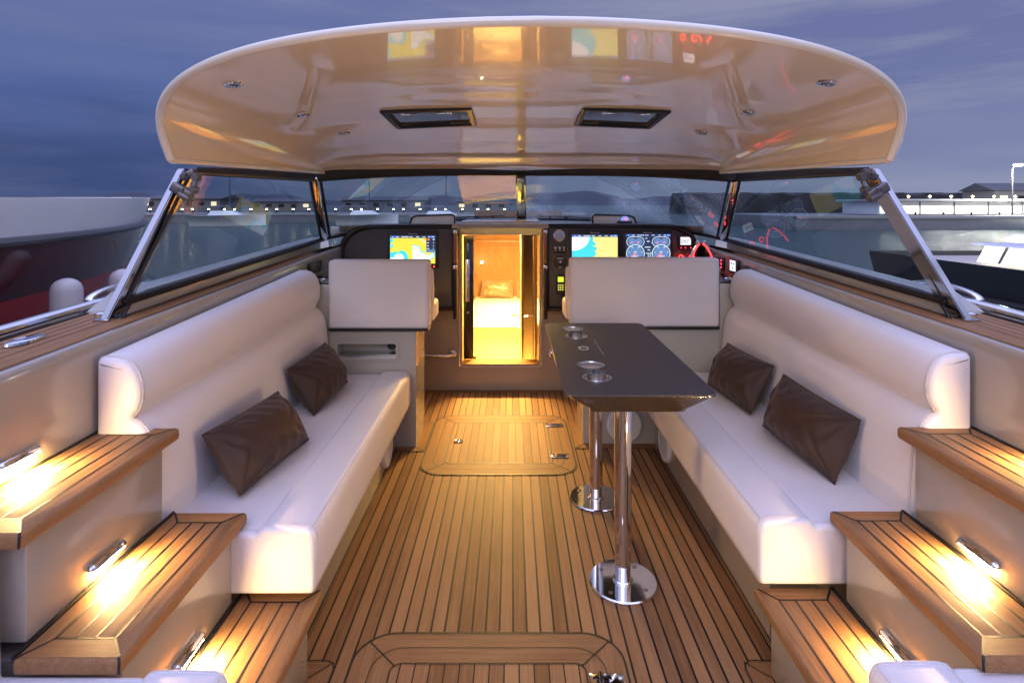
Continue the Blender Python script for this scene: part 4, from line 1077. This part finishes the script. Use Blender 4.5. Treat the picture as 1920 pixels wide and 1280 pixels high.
speaker((.703, 3.564, .125), 'y', 'round white speaker on the seat base, seen between the table posts')
speaker((CX - .806, 3.23, .125), 'x+', 'round white speaker under the bench without a table')
speaker((CX + .806, 3.30, .125), 'x-', 'round white speaker under the bench behind the table')

# steering wheel, throttle, wall instruments
sw = thing('steering_wheel', (.96, 4.15, 1.0), 'brown leather steering wheel hidden behind the wide helm seat', 'steering wheel')
b = MB(); rot = Matrix.Rotation(R(-25), 3, 'X'); C0 = Vector((.955, 4.10, .935))
b.tube([C0 + rot @ Vector((.19 * math.cos(a), 0, .19 * math.sin(a))) for a in [2 * math.pi * k / 40 for k in range(40)]], .015, 10, True); b.build('rim', M['bronze'], sw)
b = MB()
for a in (90, 210, 330): b.tube([C0 + rot @ Vector((0, .03, 0)), C0 + rot @ Vector((.18 * math.cos(R(a)), 0, .18 * math.sin(R(a))))], .010, 8)
b.tube([C0 + rot @ Vector((0, .03, 0)), C0 + rot @ Vector((0, .35, 0))], .03, 14); b.build('spokes', M['chrome'], sw)
th = thing('throttle', (1.33, 4.05, 1.02), 'twin chrome throttle levers with glowing red edges', 'throttle')
b = MB(); b.box(1.20, 1.42, 3.95, 4.17, 1.0225, 1.045, .008); b.build('base', M['darkplastic'], th)
Yt = 4.05; kx = Yt / 1066.7
for side_, lev in ((-1, [(1293, 492), (1296, 480), (1300, 468), (1305, 460), (1309, 456)]), (1, [(1339, 492), (1337, 482), (1332, 470), (1326, 461), (1320, 456)])):
    P = [Vector(((x - 960) * kx, Yt, 1.5 - (y - 384) * kx)) for x, y in lev]
    b = MB(); b.tube(P, .0085, 10); b.build('lever', M['chrome'], th)
    b = MB(); b.tube([p + Vector((-side_ * .010, -.006, -.004)) for p in P], .0042, 8); b.build('light_strip', M['red'], th)
    b = MB(); b.lathe([(.001, -.013), (.010, -.010), (.014, 0), (.010, .010), (.001, .013)], P[-1] + Vector((side_ * .004, 0, .008)), 'x', 16); b.build('knob', M['chrome'], th)
for px in (1277, 1297):
    b = MB(); c = ((px - 960) * 4.4 / 1066.7, 4.40, 1.5 - (482.5 - 384) * 4.4 / 1066.7)
    b.tube([(c[0] + .018 * math.cos(a), c[1], c[2] + .018 * math.sin(a)) for a in [2 * math.pi * k / 20 for k in range(20)]], .0045, 6, True); b.build('key_ring_light', M['red'], cr)
# instruments let into the side wall by the wheel
def wallbox(name, s, y0, y1, z0, z1, mat, label, cat, group=None):
    x = CX + s * 1.4185
    t = thing(name, (x, (y0 + y1) / 2, z0), label, cat, group)
    b = MB(); b.box(*sorted((x - s * .02, x + s * .004)), y0, y1, z0, z1, .006, 2); b.build('housing', mat, t); return t, x - s * .0206
t, x = wallbox('engine_panel', 1, 4.02, 4.20, 1.035, 1.125, M['darkplastic'], 'square key panel glowing red on the side wall by the wheel', 'panel')
b = MB(); b.box(x - .001, x + .002, 4.08, 4.15, 1.05, 1.11); b.build('screen', M['blackgloss'], t, 0)
b = MB()
for z in (1.055, 1.08, 1.105):
    for y in (4.045, 4.178): b.box(x - .0015, x + .002, y - .007, y + .007, z - .006, z + .006)
b.build('keys', emitter('red_keys', (1, .05, .08), 2.2), t, 0)
t, x = wallbox('phone_display', 1, 3.76, 3.90, 1.035, 1.135, M['darkplastic'], 'small upright instrument with bright white screen on the side wall', 'display')
b = MB(); b.box(x - .001, x + .002, 3.785, 3.88, 1.055, 1.125); b.build('screen', M['screenglow'], t, 0)
b = MB()
for y, z in ((3.81, 1.105), (3.85, 1.105), (3.83, 1.075)): b.box(x - .0018, x - .0008, y - .008, y + .008, z - .006, z + .006)
b.build('icon', M['ink'], t, 0)
t, x = wallbox('wall_socket', 1, 3.60, 3.70, 1.045, 1.105, M['black'], 'black socket plate on the side wall beyond the bench end', 'socket', 'black socket plates on the side walls')
t, x = wallbox('control_panel', 1, 4.25, 4.38, 1.05, 1.14, M['black'], 'dark panel on the side wall tucked behind the throttle', 'panel')
t, x = wallbox('wall_socket', -1, 3.70, 3.93, 1.045, 1.12, M['black'], 'black socket plate with pale symbols on the side wall above the cup shelf', 'socket', 'black socket plates on the side walls')
b = MB()
for y, z in ((3.75, 1.085), (3.80, 1.095), (3.80, 1.065), (3.86, 1.085), (3.90, 1.06)): b.lathe([(.012, 0), (.012, .003), (.009, .004), (.001, .002)], (CX - 1.4185 + .02, y, z), 'x', 14)
b.build('marking', M['latch'], t)

# ------------------------------------------------------------------ table
tb = thing('table', (.485, 2.6, 0), 'dark carbon table with cup holders on two steel posts', 'table')
X0, X1, Y0, Y1, ZTOP, ZBOT = .198, .772, 2.115, 3.41, .7925, .712
top, bot = rrect(X0, X1, Y0, Y1, .045, 6), rrect(X0 + .10, X1 - .10, Y0 + .05, Y1 - .05, .03, 6)
n = len(top); b = MB()
CH = [(.335, 3.22, False), (.355, 2.93, True), (.325, 2.56, False), (.355, 2.35, True)]
rings = [[(x, y, ZTOP - .004) for x, y in top], [(x, y, ZTOP - .009) for x, y in top], [(x, y, ZBOT + .008) for x, y in bot], [(*(Vector((x, y)) * .995 + Vector(((X0 + X1) / 2, (Y0 + Y1) / 2)) * .005), ZBOT) for x, y in bot]]
b.add([p for r in rings for p in r], [(a * n + k, a * n + (k + 1) % n, (a + 1) * n + (k + 1) % n, (a + 1) * n + k) for a in range(3) for k in range(n)] + [tuple(3 * n + k for k in range(n))])
b.build('tapered_edge', M['carbonedge'], tb, 40)
# table top with real round openings for the cup holders
def hole_plate(b, outline, holes, z, nh=40):
    bm_ = bmesh.new(); edges = []
    def loop(pts):
        V = [bm_.verts.new((x, y, z)) for x, y in pts]
        for k in range(len(V)): edges.append(bm_.edges.new((V[k], V[(k + 1) % len(V)])))
    loop(outline)
    for x, y, r in holes: loop([(x + r * math.cos(2 * math.pi * k / nh), y + r * math.sin(2 * math.pi * k / nh)) for k in range(nh)])
    bmesh.ops.triangle_fill(bm_, use_beauty=True, edges=edges)
    b.bm(bm_)
RH = .0545
HOL = []
for (px, py) in ((1073, 617), (1080, 631), (1107.5, 685), (1119, 708.5)):
    Y = (1.5 - ZTOP) * 1066.7 / (py - 384); HOL.append(((px - 960) * Y / 1066.7, Y))
b = MB(); tin = [(x * .997 + .003 * (X0 + X1) / 2, y * .999 + .001 * (Y0 + Y1) / 2) for x, y in top]
hole_plate(b, tin, [(x, y, RH) for x, y in HOL], ZTOP)
for k in range(n):
    pass
b.add([(x, y, ZTOP) for x, y in tin] + [(x, y, ZTOP - .004) for x, y in top], [(k, (k + 1) % n, n + (k + 1) % n, n + k) for k in range(n)])
b.build('tabletop', M['carbontop'], tb, 30)
for i, (x, y) in enumerate(HOL):
    b = MB(); b.lathe([(RH, -.002), (RH + .006, .0), (RH + .006, .003), (RH - .001, .004), (RH - .003, 0), (RH - .003, -.055), (.001, -.055)], (x, y, ZTOP), n=36); h = b.build('cup_holder', M['brushed'], tb)
    if i in (1, 3):
        b = MB(); b.lathe([(.001, -.005), (.0355, -.005), (.0355, .024), (.038, .024), (.038, -.052), (.001, -.052)], (x - .001, y + .002, ZTOP), n=32); b.build('insert_cup', M['brushed'], h)
Xa, Xb, Ya, Yb = .243, .455, 2.755, 2.99
b = MB(); z = ZTOP + .0008
b.ribbon([(.215, 2.97, z), (.222, 2.685, z)], .003); b.ribbon([(.43, 2.97, z), (.432, 2.67, z)], .003)
b.build('inlay_line', M['brushed'], tb, 0)
b = MB(); b.ribbon([(.222, 2.685, z), (.432, 2.67, z)], .003); b.build('panel_gap', M['black'], tb, 0)
b = MB(); c = ((1094.5 - 960) * 2.79 / 1066.7, 2.795)
o, i_ = rrect(c[0] - .024, c[0] + .024, c[1] - .035, c[1] + .035, .02), rrect(c[0] - .015, c[0] + .015, c[1] - .024, c[1] + .024, .012); m = len(o)
b.add([(x, y, ZTOP + .0005) for x, y in o] + [(x, y, ZTOP + .004) for x, y in o] + [(x, y, ZTOP + .004) for x, y in i_] + [(x, y, ZTOP + .001) for x, y in i_], [(a * m + k, a * m + (k + 1) % m, (a + 1) * m + (k + 1) % m, (a + 1) * m + k) for a in range(3) for k in range(m)])
b.build('finger_pull', M['chrome'], tb)
b = MB(); b.add([(x, y, ZTOP + .0011) for x, y in i_], [tuple(range(m))]); b.build('pull_recess', M['black'], tb, 0)
for (x, y) in ((.441, 2.262), (.429, 2.905)):
    b = MB(); b.lathe([(.0335, .10), (.0335, ZBOT - .012), (.05, ZBOT - .012), (.05, ZBOT + .0005)], (x, y, 0), n=36); pp = b.build('post', M['chrome'], tb, 30)
    b = MB(); b.lathe([(.0305, .012), (.0305, .12)], (x, y, 0), n=36); b.lathe([(.040, .012), (.040, .017), (.036, .021), (.0308, .021)], (x, y, 0), n=36); b.build('collar', M['chrome'], tb, 30)
    b = MB(); b.lathe([(.134, .0015), (.134, .007), (.130, .0118), (.03, .0122)], (x, y, 0), n=56); bp = b.build('base_plate', M['chrome'], tb, 25)
    b = MB()
    for q in (45, 135, 225, 315): b.lathe([(.0085, .0118), (.0085, .0128), (.004, .0128), (.0035, .0118), (.001, .0118)], (x + .098 * math.cos(R(q + 6)), y + .098 * math.sin(R(q + 6)), 0), n=14)
    b.build('screw', M['latch'], bp)

# ------------------------------------------------------------------ stern end of the cockpit, behind the viewer
b = MB(); b.box(-1.33, 1.51, -1.56, -1.5, 0, 1.0); tag(b.build('transom_wall', M['gel']), 'beige wall closing the after end of the cockpit', 'wall')

# ------------------------------------------------------------------ fore deck
b = MB()
def fd(i, j):
    y = 4.2 + 6.6 * j; w = 1.72 * (1 - ((y - 4.2) / 6.8) ** 2.2); u = 2 * i - 1
    return Vector((CX + w * u, max(y, 0), 1.29 - .17 * abs(u) ** 3 - .02 * j)) 
b.grid(fd, 24, 24, skip=lambda c: c.y < gb(max(-1, min(1, (c.x - CX) / 1.515))).y - .12)
tag(b.build('foredeck', M['gelgrey'], None, 60), 'pale wet foredeck running forward below the windscreen', 'deck')
b = MB()
for s in (-1, 1):
    pr = [fd(0 if s < 0 else 1, j / 24) for j in range(25)]
    b.add([p for q in pr for p in (q, q + Vector((-s * .15, -.1, -1.6)))], [(2 * k, 2 * k + 1, 2 * k + 3, 2 * k + 2) for k in range(24)])
tag(b.build('bow_hull', M['cream'], None, 60), 'cream bow sides under the foredeck', 'hull')

# ------------------------------------------------------------------ water and shores
def water():
    m, nt, N, L, b = newmat('harbour_water')
    co = objco(nt)
    w = noise(nt, mapping(nt, co, (.9, 2.0, 1)), 1.0, 5, .6); w2 = noise(nt, mapping(nt, co, (5, 9, 1)), 1.0, 3)
    setp(b, Base_Color=(.022, .062, .060, 1), Roughness=.16, Specular_IOR_Level=.6, IOR=1.33)
    bump(nt, b, mth(nt, 'ADD', w, mth(nt, 'MULTIPLY', w2, .35)), .9, .55)
    return m
b = MB(); b.add([(-1500, -300, -.45), (1500, -300, -.45), (1500, 3000, -.45), (-1500, 3000, -.45)], [(0, 1, 2, 3)]); b.build('harbour_water', water(), None, 0)['kind'] = 'structure'
hill_m = simple('far_hills', (.035, .042, .060), .9, vscale=.02)
b = MB()
for (x0, x1, Y, h, sd) in ((-1400, 300, 1500, 46, 1), (150, 1500, 1700, 40, 2)):
    rnd = random.Random(sd); P = [rnd.uniform(0, 6) for _ in range(6)]
    def hz(x): return h * (.55 + .2 * math.sin(x / 170 + P[0]) + .15 * math.sin(x / 70 + P[1]) + .06 * math.sin(x / 23 + P[2]))
    b.grid(lambda i, j: Vector((x0 + (x1 - x0) * i, Y + 260 * j, -1 + hz(x0 + (x1 - x0) * i) * math.sin(math.pi * min(j, .98)))), 120, 6)
b.build('far_hills', hill_m, None, 60)['kind'] = 'structure'

concrete = simple('quay_concrete', (.17, .17, .175), .8, var=.25, vscale=1.2)
def quay(x0, x1, y0, y1, ztop, label, mat=None):
    t = thing('quay', ((x0 + x1) / 2, y0, -.45), label, 'quay', 'quays round the harbour')
    b = MB(); b.box(x0, x1, y0, y1, -1.5, ztop, .05, 2); b.build('wall', mat or concrete, t)
    b = MB(); b.box(x0, x1, y0 - .08, y0 + .5, ztop - .22, ztop + .06, .03, 2); b.build('coping', simple('coping_stone', (.3, .3, .29), .7) if 'coping_stone' not in bpy.data.materials else bpy.data.materials['coping_stone'], t)
    return t
quay(-75, 8, 62, 70, .55, 'long grey quay wall across the water with a row of low lamps')
bulb = emitter('bollard_bulb', (1.0, .80, .42), 26)
def bollard(x, y, z, label, group, h=.55, r=.09):
    t = thing('bollard_lamp', (x, y, z), label, 'lamp', group)
    b = MB(); b.lathe([(r * 1.3, 0), (r * 1.3, .04), (r, .05), (r, h * .72), (r * .55, h * .72), (r * .55, h * .9), (r * 1.1, h * .9), (r * .9, h), (.01, h + .02)], (x, y, z), n=12); b.build('post', M['darkplastic'], t)
    b = MB(); b.lathe([(r * .95, h * .725), (r * 1.0, h * .81), (r * .95, h * .895)], (x, y, z), n=12); b.build('bulb', bulb, t)
for k in range(34):
    bollard(-52 + k * 1.55 + .25 * math.sin(k * 2.1), 62.6, .61, 'low lamp shining in the row along the far quay', 'lamps along the far quay', .5, .10)

# moored boats
def hull_boat(name, label, mats, y_stern, y_bow, xc, half, z_sheer, z_band, stem=.8, cabin=None, yaw=0):
    """lofted hull, bow towards +y; mats: (lower, upper band, deck)"""
    t = thing(name, (xc, (y_stern + y_bow) / 2, -.45), label, 'boat')
    L = y_bow - y_stern; rows = [(-1.0, .45), (-.45, .78), (.1 if not isinstance(mats[0], tuple) else .78, .92 if not isinstance(mats[0], tuple) else .955), (z_band - .22, .985), (z_band, 1.0), (z_band + .03, 1.02), (z_band + .05, 1.0), (z_sheer - .06, 1.03), (z_sheer, 1.035)]
    n = 28
    def pt(i, j, s):
        z, w = rows[j]; f = i / n; y = y_stern + L * f - stem * (1 - f * 0) * (1 - (z + 1) / (z_sheer + 1)) * f ** 3
        k = 1 - max(0, (f - .6) / .4) ** 2.2
        return Vector((xc + s * half * w * max(.004, k), y, z + .10 * f ** 3 * (z > 0)))
    def side(j0, j1, mat, nm):
        b = MB()
        for s in (-1, 1):
            vs = [pt(i, j, s) for j in range(j0, j1 + 1) for i in range(n + 1)]; m = n + 1
            b.add(vs, [(j * m + i, j * m + i + 1, (j + 1) * m + i + 1, (j + 1) * m + i) for j in range(j1 - j0) for i in range(n)])
        vs = [pt(0, j, -1) for j in range(j0, j1 + 1)] + [pt(0, j, 1) for j in range(j0, j1 + 1)]; m = j1 - j0 + 1
        b.add(vs, [(j, j + 1, m + j + 1, m + j) for j in range(m - 1)])
        return b.build(nm, mat, t, 50)
    if isinstance(mats[0], tuple): side(0, 2, mats[0][0], 'bottom'); side(2, 4, mats[0][1], 'hull')
    else: side(0, 4, mats[0], 'hull')
    side(4, 8, mats[1], 'bulwark')
    b = MB(); r = [(pt(i, 8, -1) - Vector((-.05, 0, .06)), pt(i, 8, 1) - Vector((.05, 0, .06))) for i in range(n)]
    b.add([p for q in r for p in q], [(2 * k, 2 * k + 1, 2 * k + 3, 2 * k + 2) for k in range(n - 1)]); b.build('deck', mats[2], t, 60)
    b = MB()
    for s in (-1, 1): b.tube([pt(i, 5, s) for i in range(n + 1)], .035, 8)
    b.build('rubbing_strake', M['latch'] if mats[1] is not mats[0] else M['darkplastic'], t)
    if cabin:
        x0, x1, y0, y1, h, cm, wm = cabin
        b = MB(); b.prism([(y0, z_sheer - .05), (y0 + .15, z_sheer + h), (y1 - .5, z_sheer + h), (y1, z_sheer - .05)], 'x', x0, x1, .05, 3); cb = b.build('deckhouse', cm, t)
        for k in range(3):
            ya = y0 + .3 + (y1 - y0 - .9) * k / 3
            for xx in (x0 - .006, x1 + .006):
                b = MB(); b.box(xx - .01, xx + .01, ya, ya + (y1 - y0 - 1.2) / 3.4, z_sheer + h * .35, z_sheer + h * .85, .004); b.build('window', wm, cb)
    return t
redhull = simple('oxblood_hull', (.10, .010, .013), .18, coat=.5, var=.2, vscale=.6)
redlow = simple('red_boot_hull', (.45, .02, .02), .25, coat=.4)
whitehull = simple('white_topside', (.88, .89, .90), .25, coat=.5)
greyhull = simple('charcoal_hull', (.030, .033, .038), .35, coat=.15)
lb = hull_boat('moored_boat', 'large moored boat with oxblood red hull and white bulwark', ((redlow, redhull), whitehull, whitehull), -6.5, 9.0, -6.0, 2.6, 1.52, 1.185, 1.0, (-7.0, -4.9, -4.6, 1.2, .5, whitehull, M['blackgloss']))
rb_ = hull_boat('moored_boat', 'dark grey hulled moored boat with pale deck and deckhouse', (greyhull, greyhull, simple('pale_deck', (.42, .38, .33), .6)), 7.2, -6.0, 7.0, 2.4, .92, .55, .6, None)
fend = simple('white_fender', (.55, .5, .47), .4)
for (yy, lab) in ((4.15, 'white fender hanging on the red hull, nearer the stern of its pair'), (4.75, 'white fender hanging on the red hull, nearer the bow of its pair')):
    t = thing('fender', (-3.27, yy, .2), lab, 'fender', 'white fenders on the red hulled boat')
    b = MB(); b.lathe([(.012, .545), (.035, .54), (.065, .525), (.088, .50), (.10, .46), (.10, .06), (.088, .02), (.06, -.005), (.026, -.015), (.008, -.018)], (-3.25, yy, .42), n=20); b.build('body', fend, t)
    b = MB(); b.tube([(-3.25, yy, .955), (-3.33, yy, 1.2)], .0025, 6); b.build('rope', M['blacktrim'], t)
# lit deckhouse on the dark grey boat
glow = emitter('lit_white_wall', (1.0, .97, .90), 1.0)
t = thing('deckhouse', (6.2, 4.6, .9), 'brightly lit pale deckhouse on the dark grey boat', 'deckhouse')
b = MB(); b.prism([(5.05, .88), (5.15, 1.06), (7.4, 1.06), (7.4, .88)], 'y', 1.0, 6.2, .02, 2); b.build('wall', glow, t)
b = MB(); b.prism([(5.05, 1.062), (5.08, 1.085), (7.45, 1.085), (7.45, 1.062)], 'y', .9, 6.26, .01, 2); b.build('roof', whitehull, t)
for k in range(4):
    b = MB(); b.obox(Vector((5.095, 5.9 - .55 * k, .97)), .012, .03, .19, Matrix.Rotation(R(27), 3, 'Y')); b.build('window_bar', M['latch'], t)
# breakwater
rock = simple('breakwater_rock', (.030, .029, .030), .9, var=.5, vscale=.35)
b = MB(); rnd = random.Random(5)
def bw(i, j):
    x = 36 + 60 * i; k = math.sin(math.pi * j)
    z = -.6 + (4.6 + .05 * math.sin(i * 37) + .04 * math.sin(i * 91 + 1)) * min(1, k * 4)
    return Vector((x, 118 + 12 * j + .6 * math.sin(i * 60 + j * 20), z + rnd.uniform(-.08, .08)))
b.grid(bw, 220, 14)
b.add([(36, 118, -.6), (36, 130, -.6), (36, 124, 3.9)], [(0, 1, 2)])
tag(b.build('breakwater', rock, None, 25), 'long dark rock breakwater across the green water', 'breakwater')
# lit quay on the starboard hand
quay(22, 95, 44, 60, .62, 'grey quay with lit pavilion and lamps behind the dark grey boat')
pv = thing('pavilion', (34, 46, .68), 'long low white pavilion shining with light on the quay', 'building')
b = MB(); b.box(30.2, 44, 47, 52, .68, 1.75, .02); b.build('wall', whitehull, pv)
b = MB()
for k in range(11):
    x = 30.4 + 1.22 * k; b.box(x, x + 1.12, 46.94, 46.99, .80, 1.38)
b.build('lit_window', emitter('lit_window', (1.0, .97, .86), 1.6), pv, 0)
b = MB(); b.box(29.8, 44.4, 45.6, 52.4, 1.76, 1.96, .04); b.build('roof', simple('pavilion_roof', (.3, .32, .34), .6), pv)
for k in range(6):
    b = MB(); x = 30.1 + 2.75 * k; b.lathe([(.06, .68), (.06, 1.758)], (x, 45.8, 0), n=12); b.build('column', M['latch'], pv)
for k in range(9):
    bollard(29.5 + k * 2.2, 44.7, .68, 'low lamp shining in the row before the white pavilion', 'lamps before the pavilion', .42, .07)
for k in range(9):
    x = 30.2 + 1.72 * k
    t = thing('roof_lamp', (x, 45.8, 1.96), 'small warm lamp in the row on the pavilion roof edge', 'lamp', 'lamps on the pavilion roof')
    b = MB(); b.lathe([(.02, 0), (.02, .12), (.05, .13), (.05, .15)], (x, 45.8, 1.96), n=10); b.build('stem', M['darkplastic'], t)
    b = MB(); b.lathe([(.045, .151), (.085, .20), (.07, .25), (.01, .28)], (x, 45.8, 1.96), n=12); b.build('bulb', bulb, t)
lp = thing('lamp_post', (37.4, 42.0 + 3.2, .68), 'tall lamp post with one bright white head above the pavilion', 'lamp post')
b = MB(); b.tube([(39.75, 45.2, .68), (39.75, 45.2, 4.35)], [.07, .045], 12); b.tube([(39.75, 45.2, 4.35), (39.7, 44.95, 4.55), (39.6, 44.6, 4.6)], .035, 10); b.build('post', M['darkplastic'], lp)
b = MB(); b.obox(Vector((39.6, 44.5, 4.60)), .55, .35, .16, Matrix.Rotation(R(-8), 3, 'X'), .05, 3); b.build('lamp_head', emitter('flood_head', (1.0, 1.0, .92), 12), lp)
pl = bpy.data.lights.new('flood_lamp', 'POINT'); pl.energy = 5500; pl.color = (1.0, .97, .90); pl.shadow_soft_size = .3
plo = bpy.data.objects.new('flood_lamp', pl); COL.objects.link(plo); plo.parent = lp; plo.location = Vector((39.6, 44.2, 4.3)) - ORI[lp]
# sheds and houses behind
hs_m = [simple('wall_plaster_%d' % i, c, .8, var=.1, vscale=1) for i, c in enumerate(((.16, .16, .17), (.13, .15, .19), (.19, .18, .17)))]
roof_m = simple('slate_roof', (.06, .065, .075), .7, var=.2)
win_m = emitter('house_window', (1.0, .80, .45), .7)
def shed(x, y, w, d, h, mi, lit, label, z0=.6):
    t = thing('harbour_building', (x, y, z0), label, 'building', 'buildings along the shore')
    b = MB(); b.box(x - w / 2, x + w / 2, y, y + d, z0, z0 + h); b.build('wall', hs_m[mi], t, 0)
    b = MB(); b.prism([(y - .3, z0 + h + .002), (y + d / 2, z0 + h + h * .35), (y + d + .3, z0 + h + .002)], 'x', x - w / 2 - .3, x + w / 2 + .3); b.build('roof', roof_m, t, 0)
    nw = max(2, int(w / 1.6))
    for k in range(nw):
        xa = x - w / 2 + w * (k + .5) / nw
        b = MB(); b.box(xa - .35, xa + .35, y - .05, y + .02, z0 + h * .45, z0 + h * .78); b.build('window', win_m if (k * 7 + lit) % 6 == 0 else M['blackgloss'], t, 0)
    return t
for (x, y, w, d, h, mi, lit, lab) in ((-62, 74, 14, 6, 1.5, 1, 0, 'long bluish low building behind the far quay'), (-44, 76, 10, 6, 1.7, 0, 1, 'grey gabled building behind the middle of the far quay'),
        (-30, 74, 8, 5, 1.3, 2, 2, 'small tan building behind the far quay'), (-17, 75, 11, 6, 1.5, 1, 1, 'bluish building with lit windows near the end of the far quay'), (-4, 75, 7, 5, 1.3, 2, 0, 'small tan building at the end of the far quay'),
        (52, 56, 9, 4, 2.3, 0, 0, 'grey building at the far end of the lit quay')):
    shed(x, y, w, d, h, mi, lit, lab)
# small white yachts lying off the far quay
for k, (x, y, L_, lab) in enumerate(((-26, 52, 7, 'small white yacht lying farthest along the far quay'), (-14, 55, 6, 'small white yacht lying in the middle of the far quay'), (-6, 50, 6.5, 'small white yacht lying nearest the end of the far quay'))):
    t = thing('yacht', (x, y, -.45), lab, 'boat', 'white yachts off the far quay')
    b = MB()
    def yh(i, j): 
        f = 2 * j - 1; w = .95 * (1 - max(0, (i - .4) / .6) ** 2); return Vector((x - L_ / 2 + L_ * i, y + f * w, -.5 + 1.0 * abs(f) ** .6 + .12 * i))
    b.grid(yh, 20, 12); b.grid(lambda i, j: Vector((x - L_ / 2 + L_ * i, y + (2 * j - 1) * .95 * (1 - max(0, (i - .4) / .6) ** 2), .49 + .12 * i)), 20, 2); b.build('hull', whitehull, t, 50)
    b = MB(); b.prism([(x - 1.6, .5), (x - 1.3, .95), (x + .5, .95), (x + 1.3, .55)], 'y', y - .55, y + .55, .05, 2); b.build('cabin', whitehull, t)
    b = MB(); b.tube([(x + .2, y, .5), (x + .2, y, 6.5)], .05, 8); b.tube([(x + .2, y, 1.4), (x - 2.4, y, 1.35)], .04, 8); b.build('mast', M['latch'], t)

# ------------------------------------------------------------------ sky and light
w = bpy.data.worlds.new('World'); scene.world = w; w.use_nodes = True
nt = w.node_tree; N = nt.nodes; L = nt.links
bg = N['Background']
tc = N.new('ShaderNodeTexCoord').outputs['Generated']
sep = N.new('ShaderNodeSeparateXYZ'); L.new(tc, sep.inputs[0])
cl_ = noise(nt, mapping(nt, tc, (1.6, 1.6, 5.5)), 1.5, 6, .55)
cl2 = noise(nt, mapping(nt, tc, (2.5, 2.5, 16)), 1.3, 4, .5)
el = mth(nt, 'ADD', sep.outputs['Z'], mth(nt, 'MULTIPLY', mth(nt, 'SUBTRACT', cl_, .5), .22))
el = mth(nt, 'ADD', el, mth(nt, 'MULTIPLY', mth(nt, 'SUBTRACT', cl2, .5), .11))
leftc = ramp(nt, el, [(0.0, (.06, .09, .21)), (.05, (.045, .072, .19)), (.17, (.080, .124, .32)), (.33, (.13, .168, .36)), (.48, (.28, .30, .52)), (.9, (1.0, 1.15, 2.2))])
rightc = ramp(nt, el, [(0.0, (.27, .31, .44)), (.07, (.21, .245, .41)), (.17, (.155, .182, .36)), (.33, (.145, .165, .345)), (.48, (.30, .30, .56)), (.9, (1.0, 1.15, 2.2))])
side = mth(nt, 'MULTIPLY_ADD', sep.outputs['X'], .8, .45); N_ = N.new('ShaderNodeClamp'); L.new(side, N_.inputs[0])
front = mixc(nt, N_.outputs[0], leftc, rightc)
aftf = N.new('ShaderNodeClamp'); L.new(mth(nt, 'MULTIPLY_ADD', sep.outputs['Y'], -1.6, .05), aftf.inputs[0])
aft = ramp(nt, sep.outputs['Z'], [(0.0, (.28, .28, .46)), (.35, (.42, .42, .68)), (.62, (1.05, 1.1, 1.8)), (.9, (1.25, 1.35, 2.6))])
colr = mixc(nt, aftf.outputs[0], front, aft)
strk = noise(nt, mapping(nt, tc, (1.3, 1.3, 13), (0, R(9), 0)), 1.6, 5, .6)
sf = mth(nt, 'MULTIPLY', mth(nt, 'MULTIPLY', mth(nt, 'MAXIMUM', mth(nt, 'SUBTRACT', strk, .42), 0), 4.5), mth(nt, 'MULTIPLY_ADD', N_.outputs[0], .85, .10))
zl = mth(nt, 'LESS_THAN', sep.outputs['Z'], .6)
colr = mixc(nt, mth(nt, 'MULTIPLY', mth(nt, 'MINIMUM', sf, .8), zl), colr, (.27, .29, .42))
L.new(colr, bg.inputs[0]); bg.inputs[1].default_value = .72

sun = bpy.data.lights.new('sun', 'SUN'); sun.energy = .5; sun.angle = R(35); sun.color = (1.0, .90, .92)
so = bpy.data.objects.new('sun', sun); COL.objects.link(so); so.rotation_euler = Vector((.25, 1, -.55)).to_track_quat('-Z', 'Y').to_euler()

# ------------------------------------------------------------------ camera
cam = bpy.data.cameras.new('camera'); co_ = bpy.data.objects.new('camera', cam); COL.objects.link(co_)
co_.location = (0, 0, 1.5); co_.rotation_euler = (R(90), 0, 0)
cam.lens = 20; cam.sensor_width = 36; cam.shift_y = -256 / 1920; cam.clip_start = .02; cam.clip_end = 6000
scene.camera = co_
scene.view_settings.view_transform = 'Standard'; scene.view_settings.look = 'None'
scene.view_settings.exposure = .55; scene.view_settings.gamma = 1
cy = scene.cycles
cy.max_bounces = 10; cy.diffuse_bounces = 5; cy.glossy_bounces = 5; cy.transparent_max_bounces = 16
cy.sample_clamp_indirect = 6; cy.use_denoising = True
